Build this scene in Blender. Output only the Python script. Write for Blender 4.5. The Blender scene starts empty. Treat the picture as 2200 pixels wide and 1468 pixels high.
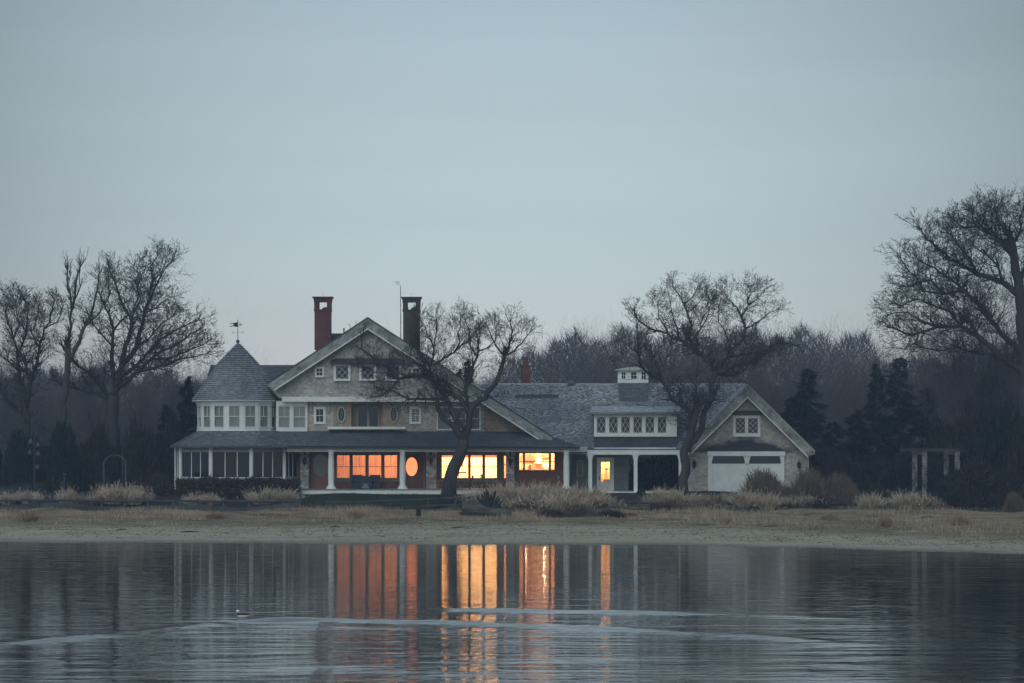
import bpy, math, random
import numpy as np
from mathutils import Vector, Matrix
R = math.radians
sc = bpy.context.scene
# ------------------------------------------------------------------ camera
FPX = 6000.0; CAMZ = 5.5; HOR = 950.0
cam_d = bpy.data.cameras.new('camera'); cam = bpy.data.objects.new('camera', cam_d)
sc.collection.objects.link(cam); sc.camera = cam
cam.location = (0, 0, CAMZ); cam.rotation_euler = (R(90), 0, 0)
cam_d.sensor_width = 36.0; cam_d.lens = FPX / 2200 * 36.0
cam_d.shift_y = (HOR - 734.0) / 2200.0
cam_d.clip_start = 0.5; cam_d.clip_end = 3000
# ------------------------------------------------------------------ sky
SUN_EL, SUN_AZ = 38.0, 200.0      # degrees; the sun stands behind the camera, hidden by the overcast
w = bpy.data.worlds.new('World'); sc.world = w; w.use_nodes = True
nt = w.node_tree; nt.nodes.clear()
N = nt.nodes.new; Lk = nt.links.new
out = N('ShaderNodeOutputWorld'); bg = N('ShaderNodeBackground'); Lk(bg.outputs[0], out.inputs[0])
tc = N('ShaderNodeTexCoord'); sep = N('ShaderNodeSeparateXYZ'); Lk(tc.outputs['Generated'], sep.inputs[0])
ramp = N('ShaderNodeValToRGB'); Lk(sep.outputs['Z'], ramp.inputs[0])
def lin(c): return tuple(((v / 255 + 0.055) / 1.055) ** 2.4 if v > 10 else v / 255 / 12.92 for v in c)
stops = [(0.0, (192, 192, 191)), (0.035, (188, 194, 196)), (0.062, (183, 198, 200)), (0.10, (175, 192, 197)),
         (0.135, (163, 181, 190)), (0.165, (152, 170, 180)), (0.35, (142, 160, 170)), (1.0, (136, 156, 168))]
el = ramp.color_ramp.elements
for i, (p, c) in enumerate(stops):
    e = el[i] if i < 2 else el.new(p)
    e.position = p; e.color = (*lin(c), 1)
# the glow is a little stronger towards the middle of the view than to the sides
xa = N('ShaderNodeMath'); xa.operation = 'MULTIPLY'; Lk(sep.outputs['X'], xa.inputs[0]); Lk(sep.outputs['X'], xa.inputs[1])
xs = N('ShaderNodeMapRange'); Lk(xa.outputs[0], xs.inputs[0])
xs.inputs[1].default_value = 0; xs.inputs[2].default_value = 0.034; xs.inputs[3].default_value = 1.04; xs.inputs[4].default_value = 0.66
sk = N('ShaderNodeTexSky'); sk.sky_type = 'NISHITA'; sk.sun_disc = False
sk.sun_elevation = R(SUN_EL); sk.sun_rotation = R(SUN_AZ); sk.air_density = 2; sk.dust_density = 6
m1 = N('ShaderNodeMixRGB'); m1.blend_type = 'MULTIPLY'; m1.inputs[0].default_value = 1
Lk(ramp.outputs[0], m1.inputs[1]); Lk(xs.outputs[0], m1.inputs[2])
cm = N('ShaderNodeMapping'); cm.inputs['Scale'].default_value = (2.2, 2.2, 26); Lk(tc.outputs['Generated'], cm.inputs[0])
cn_ = N('ShaderNodeTexNoise'); cn_.inputs['Scale'].default_value = 1.6; cn_.inputs['Detail'].default_value = 5; Lk(cm.outputs[0], cn_.inputs['Vector'])
cs = N('ShaderNodeMapRange'); Lk(cn_.outputs[0], cs.inputs[0]); cs.inputs[1].default_value = .25; cs.inputs[2].default_value = .75; cs.inputs[3].default_value = .955; cs.inputs[4].default_value = 1.045
mc_ = N('ShaderNodeMixRGB'); mc_.blend_type = 'MULTIPLY'; mc_.inputs[0].default_value = 1; Lk(m1.outputs[0], mc_.inputs[1]); Lk(cs.outputs[0], mc_.inputs[2]); m1 = mc_
m2 = N('ShaderNodeMixRGB'); m2.blend_type = 'ADD'; m2.inputs[0].default_value = 0.004
Lk(m1.outputs[0], m2.inputs[1]); Lk(sk.outputs[0], m2.inputs[2])
Lk(m2.outputs[0], bg.inputs[0]); bg.inputs[1].default_value = 1.20
# ------------------------------------------------------------------ soft overcast sun
sl = bpy.data.lights.new('sun', 'SUN'); so = bpy.data.objects.new('sun', sl); sc.collection.objects.link(so)
sl.energy = 1.0; sl.angle = R(60); sl.color = (0.90, 0.97, 1.0)
a = R(SUN_AZ); d = Vector((math.sin(a) * math.cos(R(SUN_EL)), math.cos(a) * math.cos(R(SUN_EL)), math.sin(R(SUN_EL))))
so.rotation_euler = d.to_track_quat('Z', 'Y').to_euler()
vs = sc.view_settings; sc.display_settings.display_device = 'sRGB'
vs.view_transform = 'Standard'; vs.look = 'None'; vs.exposure = 0; vs.gamma = 1; vs.use_curve_mapping = False
sc.render.engine = 'CYCLES'
sc.cycles.use_denoising = True; sc.cycles.max_bounces = 8; sc.cycles.transparent_max_bounces = 12
sc.cycles.volume_bounces = 0; sc.cycles.sample_clamp_indirect = 4.0
# ------------------------------------------------------------------ helpers
COL = sc.collection
def X(px, D): return (px - 1100.0) * D / FPX
def Z(py, D): return CAMZ + (HOR - py) * D / FPX
def P(px, py, D): return Vector((X(px, D), D, Z(py, D)))
def tag(o, label=None, cat=None, group=None, kind=None):
    if label: o['label'] = label
    if cat: o['category'] = cat
    if group: o['group'] = group
    if kind: o['kind'] = kind
    return o
def empty(name, loc, label, cat, group=None):
    o = bpy.data.objects.new(name, None); COL.objects.link(o); o.location = loc; o.empty_display_size = .3
    return tag(o, label, cat, group)
def link(name, me, mat, parent=None, smooth=False):
    o = bpy.data.objects.new(name, me); COL.objects.link(o)
    if mat is not None: me.materials.append(mat)
    if parent is not None:
        o.parent = parent
        off = Vector((0, 0, 0)); p = parent
        if p.type == 'EMPTY': off = -Vector(p.location)
        if not p.get('local'): o.location = off if p.type == 'EMPTY' else Vector((0, 0, 0))
    return o
def np_mesh(name, V, F, smooth=False):
    V = np.asarray(V, dtype=np.float32); F = np.asarray(F, dtype=np.int32)
    me = bpy.data.meshes.new(name); k = F.shape[1]
    me.vertices.add(len(V)); me.vertices.foreach_set('co', V.ravel())
    me.loops.add(F.size); me.loops.foreach_set('vertex_index', F.ravel())
    me.polygons.add(len(F)); me.polygons.foreach_set('loop_start', np.arange(0, F.size, k, dtype=np.int32))
    try: me.polygons.foreach_set('loop_total', np.full(len(F), k, dtype=np.int32))
    except Exception: pass
    me.update(calc_edges=True)
    me.polygons.foreach_set('use_smooth', np.full(len(F), smooth, dtype=bool))
    return me
class Frame:
    """local frame: u sideways, n outwards, z up"""
    def __init__(s, o, u=(1, 0, 0), n=(0, -1, 0)):
        s.o = Vector(o); s.u = Vector(u).normalized(); s.n = Vector(n).normalized(); s.z = Vector((0, 0, 1))
    def p(s, u, n, z): return s.o + s.u * u + s.n * n + s.z * z
WORLD = Frame((0, 0, 0), (1, 0, 0), (0, 1, 0))      # u=x n=y
class MB:
    def __init__(s): s.v = []; s.f = []
    def poly(s, pts):
        b = len(s.v); s.v += [tuple(p) for p in pts]; s.f.append(tuple(range(b, b + len(pts)))); return s
    def box(s, F, u0, u1, n0, n1, z0, z1):
        b = len(s.v)
        for (u, n, z) in ((u0, n0, z0), (u1, n0, z0), (u1, n1, z0), (u0, n1, z0), (u0, n0, z1), (u1, n0, z1), (u1, n1, z1), (u0, n1, z1)):
            s.v.append(tuple(F.p(u, n, z)))
        for f in ((0, 3, 2, 1), (4, 5, 6, 7), (0, 1, 5, 4), (1, 2, 6, 5), (2, 3, 7, 6), (3, 0, 4, 7)): s.f.append(tuple(b + i for i in f))
        return s
    def bar(s, a, b_, w, h, up=(0, 0, 1)):
        """a box beam from a to b_"""
        a = Vector(a); b_ = Vector(b_); d = (b_ - a).normalized(); up = Vector(up)
        sd = d.cross(up)
        if sd.length < 1e-4: sd = d.cross(Vector((1, 0, 0)))
        sd.normalize(); up = sd.cross(d).normalized(); b = len(s.v)
        for q in (a, b_):
            for (i, j) in ((-1, -1), (1, -1), (1, 1), (-1, 1)): s.v.append(tuple(q + sd * (i * w / 2) + up * (j * h / 2)))
        for f in ((0, 3, 2, 1), (4, 5, 6, 7), (0, 1, 5, 4), (1, 2, 6, 5), (2, 3, 7, 6), (3, 0, 4, 7)): s.f.append(tuple(b + i for i in f))
        return s
    def tube(s, pts, rad, n=8, cap=True):
        pts = [Vector(p) for p in pts]; b = len(s.v); prev = None
        for i, p in enumerate(pts):
            d = (pts[min(i + 1, len(pts) - 1)] - pts[max(i - 1, 0)]).normalized()
            ref = Vector((1, 0, 0)) if abs(d.x) < .9 else Vector((0, 1, 0))
            e1 = d.cross(ref).normalized() if prev is None else (prev - d * prev.dot(d)).normalized()
            prev = e1; e2 = d.cross(e1); r = rad[i] if hasattr(rad, '__len__') else rad
            for k in range(n):
                t = 2 * math.pi * k / n; s.v.append(tuple(p + (e1 * math.cos(t) + e2 * math.sin(t)) * r))
        for i in range(len(pts) - 1):
            for k in range(n):
                s.f.append((b + i * n + k, b + i * n + (k + 1) % n, b + (i + 1) * n + (k + 1) % n, b + (i + 1) * n + k))
        if cap:
            s.f.append(tuple(b + k for k in range(n))[::-1]); s.f.append(tuple(b + (len(pts) - 1) * n + k for k in range(n)))
        return s
    def lathe(s, c, prof, n=16, squash=1.0):
        """prof: list of (r, z) about c"""
        b = len(s.v); c = Vector(c)
        for (r, z) in prof:
            for k in range(n):
                t = 2 * math.pi * k / n; s.v.append((c.x + r * math.cos(t), c.y + r * math.sin(t) * squash, c.z + z))
        for i in range(len(prof) - 1):
            for k in range(n):
                s.f.append((b + i * n + k, b + i * n + (k + 1) % n, b + (i + 1) * n + (k + 1) % n, b + (i + 1) * n + k))
        s.f.append(tuple(b + k for k in range(n))[::-1]); s.f.append(tuple(b + (len(prof) - 1) * n + k for k in range(n)))
        return s
    def extrude(s, F, pts, n0, n1):
        """pts (u,z) outline, pushed between depths n0..n1"""
        b = len(s.v); m = len(pts)
        for n in (n0, n1):
            for (u, z) in pts: s.v.append(tuple(F.p(u, n, z)))
        s.f.append(tuple(range(b, b + m))); s.f.append(tuple(range(b + m, b + 2 * m))[::-1])
        for i in range(m):
            j = (i + 1) % m; s.f.append((b + i, b + m + i, b + m + j, b + j))
        return s
    def ring(s, F, cu, cz, ru, rz, t, n0, n1, k=28):
        b = len(s.v)
        for i in range(k):
            a_ = 2 * math.pi * i / k
            for (rr, n) in ((0, n0), (0, n1), (t, n1), (t, n0)):
                s.v.append(tuple(F.p(cu + (ru + rr) * math.cos(a_), n, cz + (rz + rr) * math.sin(a_))))
        for i in range(k):
            j = (i + 1) % k
            for q in range(4): s.f.append((b + i * 4 + q, b + j * 4 + q, b + j * 4 + (q + 1) % 4, b + i * 4 + (q + 1) % 4))
        return s
    def build(s, name, mat, parent=None, smooth=False, bevel=0):
        me = bpy.data.meshes.new(name); me.from_pydata(s.v, [], s.f)
        import bmesh
        bm = bmesh.new(); bm.from_mesh(me); bmesh.ops.recalc_face_normals(bm, faces=bm.faces)
        if bevel: bmesh.ops.bevel(bm, geom=list(bm.edges), offset=bevel, segments=1, affect='EDGES', clamp_overlap=True)
        bm.to_mesh(me); bm.free()
        if smooth:
            for p in me.polygons: p.use_smooth = True
        return link(name, me, mat, parent)
# ------------------------------------------------------------------ materials
MATS = {}
def mat(name, col, rough=.8, var=.25, scale=3.0, isl=0.0, bump=0.0, bscale=20., stretch=(1, 1, 1), col2=None, spec=.3, vscale=None):
    m = bpy.data.materials.new(name); m.use_nodes = True; t = m.node_tree; n = t.nodes; l = t.links
    b = n['Principled BSDF']; b.inputs['Roughness'].default_value = rough
    b.inputs['Specular IOR Level'].default_value = spec
    tcn = n.new('ShaderNodeTexCoord'); mp = n.new('ShaderNodeMapping'); l.new(tcn.outputs['Object'], mp.inputs[0])
    mp.inputs['Scale'].default_value = stretch
    no = n.new('ShaderNodeTexNoise'); no.inputs['Scale'].default_value = scale; no.inputs['Detail'].default_value = 6
    no.inputs['Roughness'].default_value = .65; l.new(mp.outputs[0], no.inputs['Vector'])
    cr = n.new('ShaderNodeValToRGB'); l.new(no.outputs[0], cr.inputs[0])
    c2 = col2 or tuple(min(1, c * (1 + var)) for c in col)
    c1 = tuple(c * (1 - var) for c in col) if col2 is None else col
    cr.color_ramp.elements[0].position = .33; cr.color_ramp.elements[0].color = (*c1, 1)
    cr.color_ramp.elements[1].position = .67; cr.color_ramp.elements[1].color = (*c2, 1)
    src = cr.outputs[0]
    if isl:
        g = n.new('ShaderNodeNewGeometry'); mr = n.new('ShaderNodeMapRange'); l.new(g.outputs['Random Per Island'], mr.inputs[0])
        mr.inputs[3].default_value = 1 - isl; mr.inputs[4].default_value = 1 + isl
        mm = n.new('ShaderNodeMixRGB'); mm.blend_type = 'MULTIPLY'; mm.inputs[0].default_value = 1
        l.new(src, mm.inputs[1]); l.new(mr.outputs[0], mm.inputs[2]); src = mm.outputs[0]
    l.new(src, b.inputs['Base Color'])
    if bump:
        n2 = n.new('ShaderNodeTexNoise'); n2.inputs['Scale'].default_value = bscale; n2.inputs['Detail'].default_value = 5
        l.new(mp.outputs[0], n2.inputs['Vector'])
        bp = n.new('ShaderNodeBump'); bp.inputs['Strength'].default_value = 1; bp.inputs['Distance'].default_value = bump
        l.new(n2.outputs[0], bp.inputs['Height']); l.new(bp.outputs[0], b.inputs['Normal'])
    MATS[name] = m; return m
M_white = mat('white_paint', (.68, .73, .71), .55, .08, 1.5, col2=(.84, .87, .85))
M_cream = mat('aged_trim', (.38, .40, .36), .65, .15, 1.2)
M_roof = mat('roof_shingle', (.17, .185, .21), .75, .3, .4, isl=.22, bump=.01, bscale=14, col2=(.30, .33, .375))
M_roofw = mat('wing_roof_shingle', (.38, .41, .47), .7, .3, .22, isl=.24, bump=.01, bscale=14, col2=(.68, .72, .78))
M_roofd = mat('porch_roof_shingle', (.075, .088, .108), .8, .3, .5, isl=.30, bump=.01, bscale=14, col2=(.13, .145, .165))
M_wall2 = mat('tan_wall_shingle', (.34, .32, .275), .85, .25, .45, isl=.24, bump=.006, bscale=25, col2=(.52, .49, .43))
M_butt = mat('shingle_butt', (.055, .063, .075), .95, .2, 2)  # end grain, darkened further to paint in the shade line under each course
M_wall = mat('wall_shingle', (.31, .315, .30), .85, .25, .45, isl=.26, bump=.006, bscale=25, col2=(.52, .51, .47))
M_wallw = mat('warm_wall_shingle', (.29, .22, .155), .85, .25, .5, isl=.22, bump=.006, bscale=25, col2=(.40, .32, .235))
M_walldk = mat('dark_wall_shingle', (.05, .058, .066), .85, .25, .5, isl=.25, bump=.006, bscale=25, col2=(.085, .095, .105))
M_rake = mat('mossy_rake', (.17, .185, .17), .85, .3, 1.1, isl=.28, bump=.01, bscale=10, col2=(.42, .44, .43))
M_brown = mat('brown_wood_wall', (.16, .075, .05), .6, .25, 2.0, stretch=(1, 1, .3))
M_grey = mat('grey_clapboard', (.17, .19, .21), .8, .2, 2.0)
M_olive = mat('olive_window_trim', (.15, .15, .12), .7, .15, 1.5)
M_stone = mat('pier_stone', (.28, .27, .255), .9, .3, 1.5, isl=.4, bump=.02, bscale=10, col2=(.50, .49, .46))
M_mortar = mat('mortar', (.14, .135, .13), .95, .15, 4)
M_dkmetal = mat('dark_metal', (.02, .022, .024), .5, .2, 8)
M_verd = mat('verdigris', (.085, .10, .095), .6, .3, 9)
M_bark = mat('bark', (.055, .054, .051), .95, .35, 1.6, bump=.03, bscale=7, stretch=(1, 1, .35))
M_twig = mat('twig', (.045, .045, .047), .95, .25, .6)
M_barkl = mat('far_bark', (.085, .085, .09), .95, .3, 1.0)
M_needle = mat('needle', (.012, .022, .019), .9, .4, .9, isl=.4)
M_needleb = mat('blue_needle', (.016, .028, .032), .9, .4, .9, isl=.4)
M_shrub = mat('bare_shrub', (.16, .12, .095), .95, .3, 1.2, isl=.35)
M_hedge = mat('hedge_leaf', (.030, .028, .026), .95, .4, 1.5, isl=.4)
M_tan = mat('dry_grass', (.42, .335, .245), .9, .25, 1.2, isl=.5, col2=(.66, .54, .42))
M_tan2 = mat('buff_plume', (.46, .40, .33), .95, .2, 2, isl=.25)
M_rush = mat('beach_grass_blade', (.27, .21, .135), .9, .25, .25, isl=.45, col2=(.46, .375, .27))
M_rail = mat('weathered_rail', (.030, .033, .038), .9, .3, 2.5, isl=.25, bump=.01, bscale=12, stretch=(.3, 1, 1), col2=(.085, .09, .10))
M_log = mat('driftwood', (.016, .017, .017), .9, .3, 1.7, bump=.12, bscale=4, stretch=(.3, 1, 2.6), col2=(.13, .125, .105))
M_cover = mat('slate_cover_cloth', (.035, .045, .065), .8, .2, 2)
M_curtain = mat('pale_curtain', (.22, .26, .26), .9, .2, 3, stretch=(6, 6, .3), col2=(.32, .36, .35))
M_floorb = mat('porch_boards', (.20, .20, .20), .7, .2, 3)
M_plaster = mat('cream_room_wall', (.78, .66, .48), .9, .08, 2)
M_wood = mat('warm_furniture', (.22, .10, .05), .5, .2, 3)
def brick_mat(name, c1, c2, mo, sc_=1.0):
    m = bpy.data.materials.new(name); m.use_nodes = True; t = m.node_tree; n = t.nodes; l = t.links
    b = n['Principled BSDF']; b.inputs['Roughness'].default_value = .9
    tcn = n.new('ShaderNodeTexCoord'); g = n.new('ShaderNodeNewGeometry')
    # pick x or y for the run of the bond by the face's own direction
    s1 = n.new('ShaderNodeSeparateXYZ'); l.new(tcn.outputs['Object'], s1.inputs[0])
    s2 = n.new('ShaderNodeSeparateXYZ'); l.new(g.outputs['True Normal'], s2.inputs[0])
    ab = n.new('ShaderNodeMath'); ab.operation = 'ABSOLUTE'; l.new(s2.outputs[0], ab.inputs[0])
    gt = n.new('ShaderNodeMath'); gt.operation = 'GREATER_THAN'; l.new(ab.outputs[0], gt.inputs[0]); gt.inputs[1].default_value = .5
    mx = n.new('ShaderNodeMix'); l.new(gt.outputs[0], mx.inputs[0]); l.new(s1.outputs[0], mx.inputs[2]); l.new(s1.outputs[1], mx.inputs[3])
    cb = n.new('ShaderNodeCombineXYZ'); l.new(mx.outputs[0], cb.inputs[0]); l.new(s1.outputs[2], cb.inputs[1])
    br = n.new('ShaderNodeTexBrick'); l.new(cb.outputs[0], br.inputs[0]); br.inputs['Scale'].default_value = 1
    br.inputs['Brick Width'].default_value = .22 * sc_; br.inputs['Row Height'].default_value = .08 * sc_; br.inputs['Mortar Size'].default_value = .008
    br.inputs['Color1'].default_value = (*c1, 1); br.inputs['Color2'].default_value = (*c2, 1); br.inputs['Mortar'].default_value = (*mo, 1)
    no = n.new('ShaderNodeTexNoise'); no.inputs['Scale'].default_value = .9; no.inputs['Detail'].default_value = 5; l.new(tcn.outputs['Object'], no.inputs['Vector'])
    mr = n.new('ShaderNodeMapRange'); l.new(no.outputs[0], mr.inputs[0]); mr.inputs[1].default_value = .3; mr.inputs[2].default_value = .7; mr.inputs[3].default_value = .7; mr.inputs[4].default_value = 1.3
    mm = n.new('ShaderNodeMixRGB'); mm.blend_type = 'MULTIPLY'; mm.inputs[0].default_value = 1; l.new(br.outputs[0], mm.inputs[1]); l.new(mr.outputs[0], mm.inputs[2])
    l.new(mm.outputs[0], b.inputs['Base Color'])
    bp = n.new('ShaderNodeBump'); bp.inputs['Distance'].default_value = .01; l.new(br.outputs['Fac'], bp.inputs['Height']); bp.invert = True; l.new(bp.outputs[0], b.inputs['Normal'])
    return m
M_brick = brick_mat('red_brick', (.16, .045, .045), (.12, .035, .036), (.12, .09, .085))
M_brickg = brick_mat('sooted_brick', (.105, .065, .063), (.08, .058, .057), (.07, .065, .065))
def glass_mat(name, tint, refl):
    m = bpy.data.materials.new(name); m.use_nodes = True; t = m.node_tree; n = t.nodes; l = t.links
    n.clear(); o = n.new('ShaderNodeOutputMaterial'); tr = n.new('ShaderNodeBsdfTransparent'); tr.inputs[0].default_value = (*tint, 1)
    gl = n.new('ShaderNodeBsdfGlossy'); gl.inputs['Roughness'].default_value = .04
    mx = n.new('ShaderNodeMixShader'); mx.inputs[0].default_value = refl
    l.new(tr.outputs[0], mx.inputs[1]); l.new(gl.outputs[0], mx.inputs[2]); l.new(mx.outputs[0], o.inputs[0]); return m
M_glass = glass_mat('window_glass', (.92, .93, .92), .07)
M_darkglass = bpy.data.materials.new('dark_glass'); M_darkglass.use_nodes = True
_b = M_darkglass.node_tree.nodes['Principled BSDF']; _b.inputs['Base Color'].default_value = (.012, .016, .02, 1); _b.inputs['Roughness'].default_value = .08
def cloth_mat(name, col, var=.2):
    m = mat(name, col, .9, var, 2.5, stretch=(2, 2, .3)); t = m.node_tree; n = t.nodes; l = t.links; b = n['Principled BSDF']
    tr = n.new('ShaderNodeBsdfTranslucent'); mx = n.new('ShaderNodeMixShader'); mx.inputs[0].default_value = .62
    l.new(b.inputs['Base Color'].links[0].from_socket, tr.inputs[0]); l.new(b.outputs[0], mx.inputs[1]); l.new(tr.outputs[0], mx.inputs[2]); l.new(mx.outputs[0], n['Material Output'].inputs[0]); return m
M_sheer = cloth_mat('sheer_salmon_curtain', (.80, .54, .34), .22); M_val = cloth_mat('orange_valance', (.75, .36, .16))
def emit_mat(name, col, st, var=.25, scale=3, stretch=(1, 1, 1)):
    m = mat(name, (.5, .3, .15), .5); t = m.node_tree; n = t.nodes; l = t.links; b = n['Principled BSDF']
    tcn = n.new('ShaderNodeTexCoord'); mp = n.new('ShaderNodeMapping'); mp.inputs['Scale'].default_value = stretch; l.new(tcn.outputs['Object'], mp.inputs[0])
    no = n.new('ShaderNodeTexNoise'); no.inputs['Scale'].default_value = scale; l.new(mp.outputs[0], no.inputs['Vector'])
    cr = n.new('ShaderNodeValToRGB'); l.new(no.outputs[0], cr.inputs[0])
    cr.color_ramp.elements[0].position = .3; cr.color_ramp.elements[0].color = (*(c * (1 - var) for c in col), 1)
    cr.color_ramp.elements[1].position = .7; cr.color_ramp.elements[1].color = (*col, 1)
    l.new(cr.outputs[0], b.inputs['Emission Color']); b.inputs['Emission Strength'].default_value = st; return m
M_oval = emit_mat('lit_oval_curtain', (1.0, .23, .085), 2.1, .3, 5, (.2, .2, 3))
M_shade = emit_mat('lit_lampshade', (1.0, .75, .38), 3.0, .1)
M_shadeglass = bpy.data.materials.new('shaded_glass'); M_shadeglass.use_nodes = True
_b = M_shadeglass.node_tree.nodes['Principled BSDF']; _b.inputs['Base Color'].default_value = (.12, .145, .15, 1); _b.inputs['Roughness'].default_value = .1
# ------------------------------------------------------------------ ground and water
def interp(x, xs, ys): return float(np.interp(x, xs, ys))
SHX = [-450, -60, -28, -10, 0, 10, 17, 25, 60, 450]; SHY = [165, 158, 153.5, 151, 149.5, 148.5, 144, 135.5, 126, 128]
_rs = np.random.RandomState(4)
_wv = [(_rs.uniform(.15, .9), _rs.uniform(0, 6.28), _rs.uniform(0, 6.28)) for _ in range(14)]
def ground_z(x, y):
    x = np.asarray(x, dtype=float); y = np.asarray(y, dtype=float)
    s = np.interp(x, SHX, SHY) + .6 * np.sin(x * .31) + .35 * np.sin(x * .83 + 1)
    t = y - s
    top = np.interp(y, [186, 192, 197, 200, 260, 300, 460], [.72, .95, 1.8, 1.95, 2.2, 2.6, 5.0])
    b = .72 * np.clip(t / np.maximum(186 - s, 1), 0, 1) ** .8
    z = np.where(y > 186, top, b)
    z = np.where(t < 0, np.maximum(-2.0, t * .12), z)
    k = np.clip(t / 5, 0, 1)
    amp = .05 * np.clip((y - 172) / 8, .35, 1) * np.clip((203 - y) / 8, .3, 1)
    for f, p, q in _wv: z = z + k * amp * np.sin(x * f * 1.3 + p + 1.3 * np.sin(y * f * .9 + q)) * np.sin(y * f * 1.7 + q)
    return z
def gz(x, y): return float(ground_z(x, y))
gx = np.concatenate([np.arange(-450, -60, 15), np.arange(-60, 60.01, .6), np.arange(75, 451, 15)])
gy = np.concatenate([np.arange(-60, 120, 20), np.arange(120, 146, 2), np.arange(146, 203, .4), np.arange(203, 260, 4), np.arange(260, 461, 20)])
def grid_mesh(name, xs, ys, zf, smooth=True):
    XX, YY = np.meshgrid(xs, ys); ZZ = zf(XX, YY)
    V = np.stack([XX.ravel(), YY.ravel(), ZZ.ravel()], 1); nx, ny = len(xs), len(ys)
    i = np.arange(ny - 1)[:, None] * nx + np.arange(nx - 1)[None, :]
    F = np.stack([i, i + 1, i + 1 + nx, i + nx], -1).reshape(-1, 4)
    return np_mesh(name, V, F, smooth)
# ground material: wet sand, dry sand with wrack, straw, lawn
gm = bpy.data.materials.new('shore_ground'); gm.use_nodes = True; t = gm.node_tree; n = t.nodes; l = t.links; b = n['Principled BSDF']
b.inputs['Roughness'].default_value = .95; b.inputs['Specular IOR Level'].default_value = .15
tcn = n.new('ShaderNodeTexCoord'); sp = n.new('ShaderNodeSeparateXYZ'); l.new(tcn.outputs['Object'], sp.inputs[0])
def noise(scale, stretch=(1, 1, 1), detail=6, rough=.6):
    mp = n.new('ShaderNodeMapping'); mp.inputs['Scale'].default_value = stretch; l.new(tcn.outputs['Object'], mp.inputs[0])
    q = n.new('ShaderNodeTexNoise'); q.inputs['Scale'].default_value = scale; q.inputs['Detail'].default_value = detail
    q.inputs['Roughness'].default_value = rough; l.new(mp.outputs[0], q.inputs['Vector']); return q.outputs[0]
def rampn(src, p0, c0, p1, c1):
    r = n.new('ShaderNodeValToRGB'); l.new(src, r.inputs[0]); e = r.color_ramp.elements
    e[0].position = p0; e[0].color = (*c0, 1); e[1].position = p1; e[1].color = (*c1, 1); return r.outputs[0]
def mixc(f, a_, b_):
    m = n.new('ShaderNodeMixRGB'); l.new(f, m.inputs[0]); l.new(a_, m.inputs[1]); l.new(b_, m.inputs[2]); return m.outputs[0]
def mrange(src, a0, a1, b0=0., b1=1.):
    m = n.new('ShaderNodeMapRange'); l.new(src, m.inputs[0]); m.inputs[1].default_value = a0; m.inputs[2].default_value = a1
    m.inputs[3].default_value = b0; m.inputs[4].default_value = b1; return m.outputs[0]
def madd(a_, b_, mul=1.0):
    m = n.new('ShaderNodeMath'); m.operation = 'MULTIPLY_ADD'; l.new(b_, m.inputs[0]); m.inputs[1].default_value = mul; l.new(a_, m.inputs[2]); return m.outputs[0]
sand = rampn(noise(.35, (.5, 1.4, 1)), .3, (.42, .375, .285), .7, (.60, .55, .43))
grit = rampn(noise(3.5, (.5, 1.2, 1), 8, .75), .38, (.13, .12, .09), .62, (.50, .475, .38))
m = n.new('ShaderNodeMixRGB'); l.new(mrange(noise(.5, (.3, 1.1, 1), 6, .7), .40, .62, .15, .65), m.inputs[0]); l.new(sand, m.inputs[1]); l.new(grit, m.inputs[2]); sand = m.outputs[0]
straw = rampn(noise(.9, (.35, 1.2, 1)), .35, (.10, .08, .055), .65, (.36, .29, .205))
lawn = rampn(noise(1.2), .3, (.022, .036, .022), .7, (.045, .065, .035))
soil = rampn(noise(.7), .3, (.022, .024, .024), .7, (.05, .05, .045))
y1 = madd(sp.outputs[1], noise(.25, (.6, 1, 1), 4), 7.0); y1 = madd(y1, mrange(sp.outputs[0], 8, 28, 0, 22))        # y + 0..7 wobble
c = mixc(mrange(y1, 168.5, 177.0), sand, straw)
y2 = madd(sp.outputs[1], noise(.25, (.6, 1, 1), 4), 7.0); c = mixc(mrange(y2, 193.2, 194.2), c, soil)
lx = n.new('ShaderNodeMath'); lx.operation = 'ABSOLUTE'
lo = n.new('ShaderNodeMath'); lo.operation = 'ADD'; lo.inputs[1].default_value = 6.5; l.new(sp.outputs[0], lo.inputs[0]); l.new(lo.outputs[0], lx.inputs[0])
inx = mrange(lx.outputs[0], 10.5, 9.5); iny = mrange(sp.outputs[1], 191.3, 192.2)
mu = n.new('ShaderNodeMath'); mu.operation = 'MULTIPLY'; l.new(inx, mu.inputs[0]); l.new(iny, mu.inputs[1])
c = mixc(mu.outputs[0], c, lawn)
wet = mrange(sp.outputs[2], .10, -.02)
dk = rampn(noise(1.0), .3, (.15, .155, .15), .7, (.20, .205, .195)); c = mixc(wet, c, dk)
l.new(c, b.inputs['Base Color'])
bp = n.new('ShaderNodeBump'); bp.inputs['Distance'].default_value = .30; l.new(noise(1.6, (.6, 1, 1), 9, .75), bp.inputs['Height']); l.new(bp.outputs[0], b.inputs['Normal'])
tag(link('ground', grid_mesh('ground', gx, gy, ground_z), gm), kind='structure')

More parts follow.
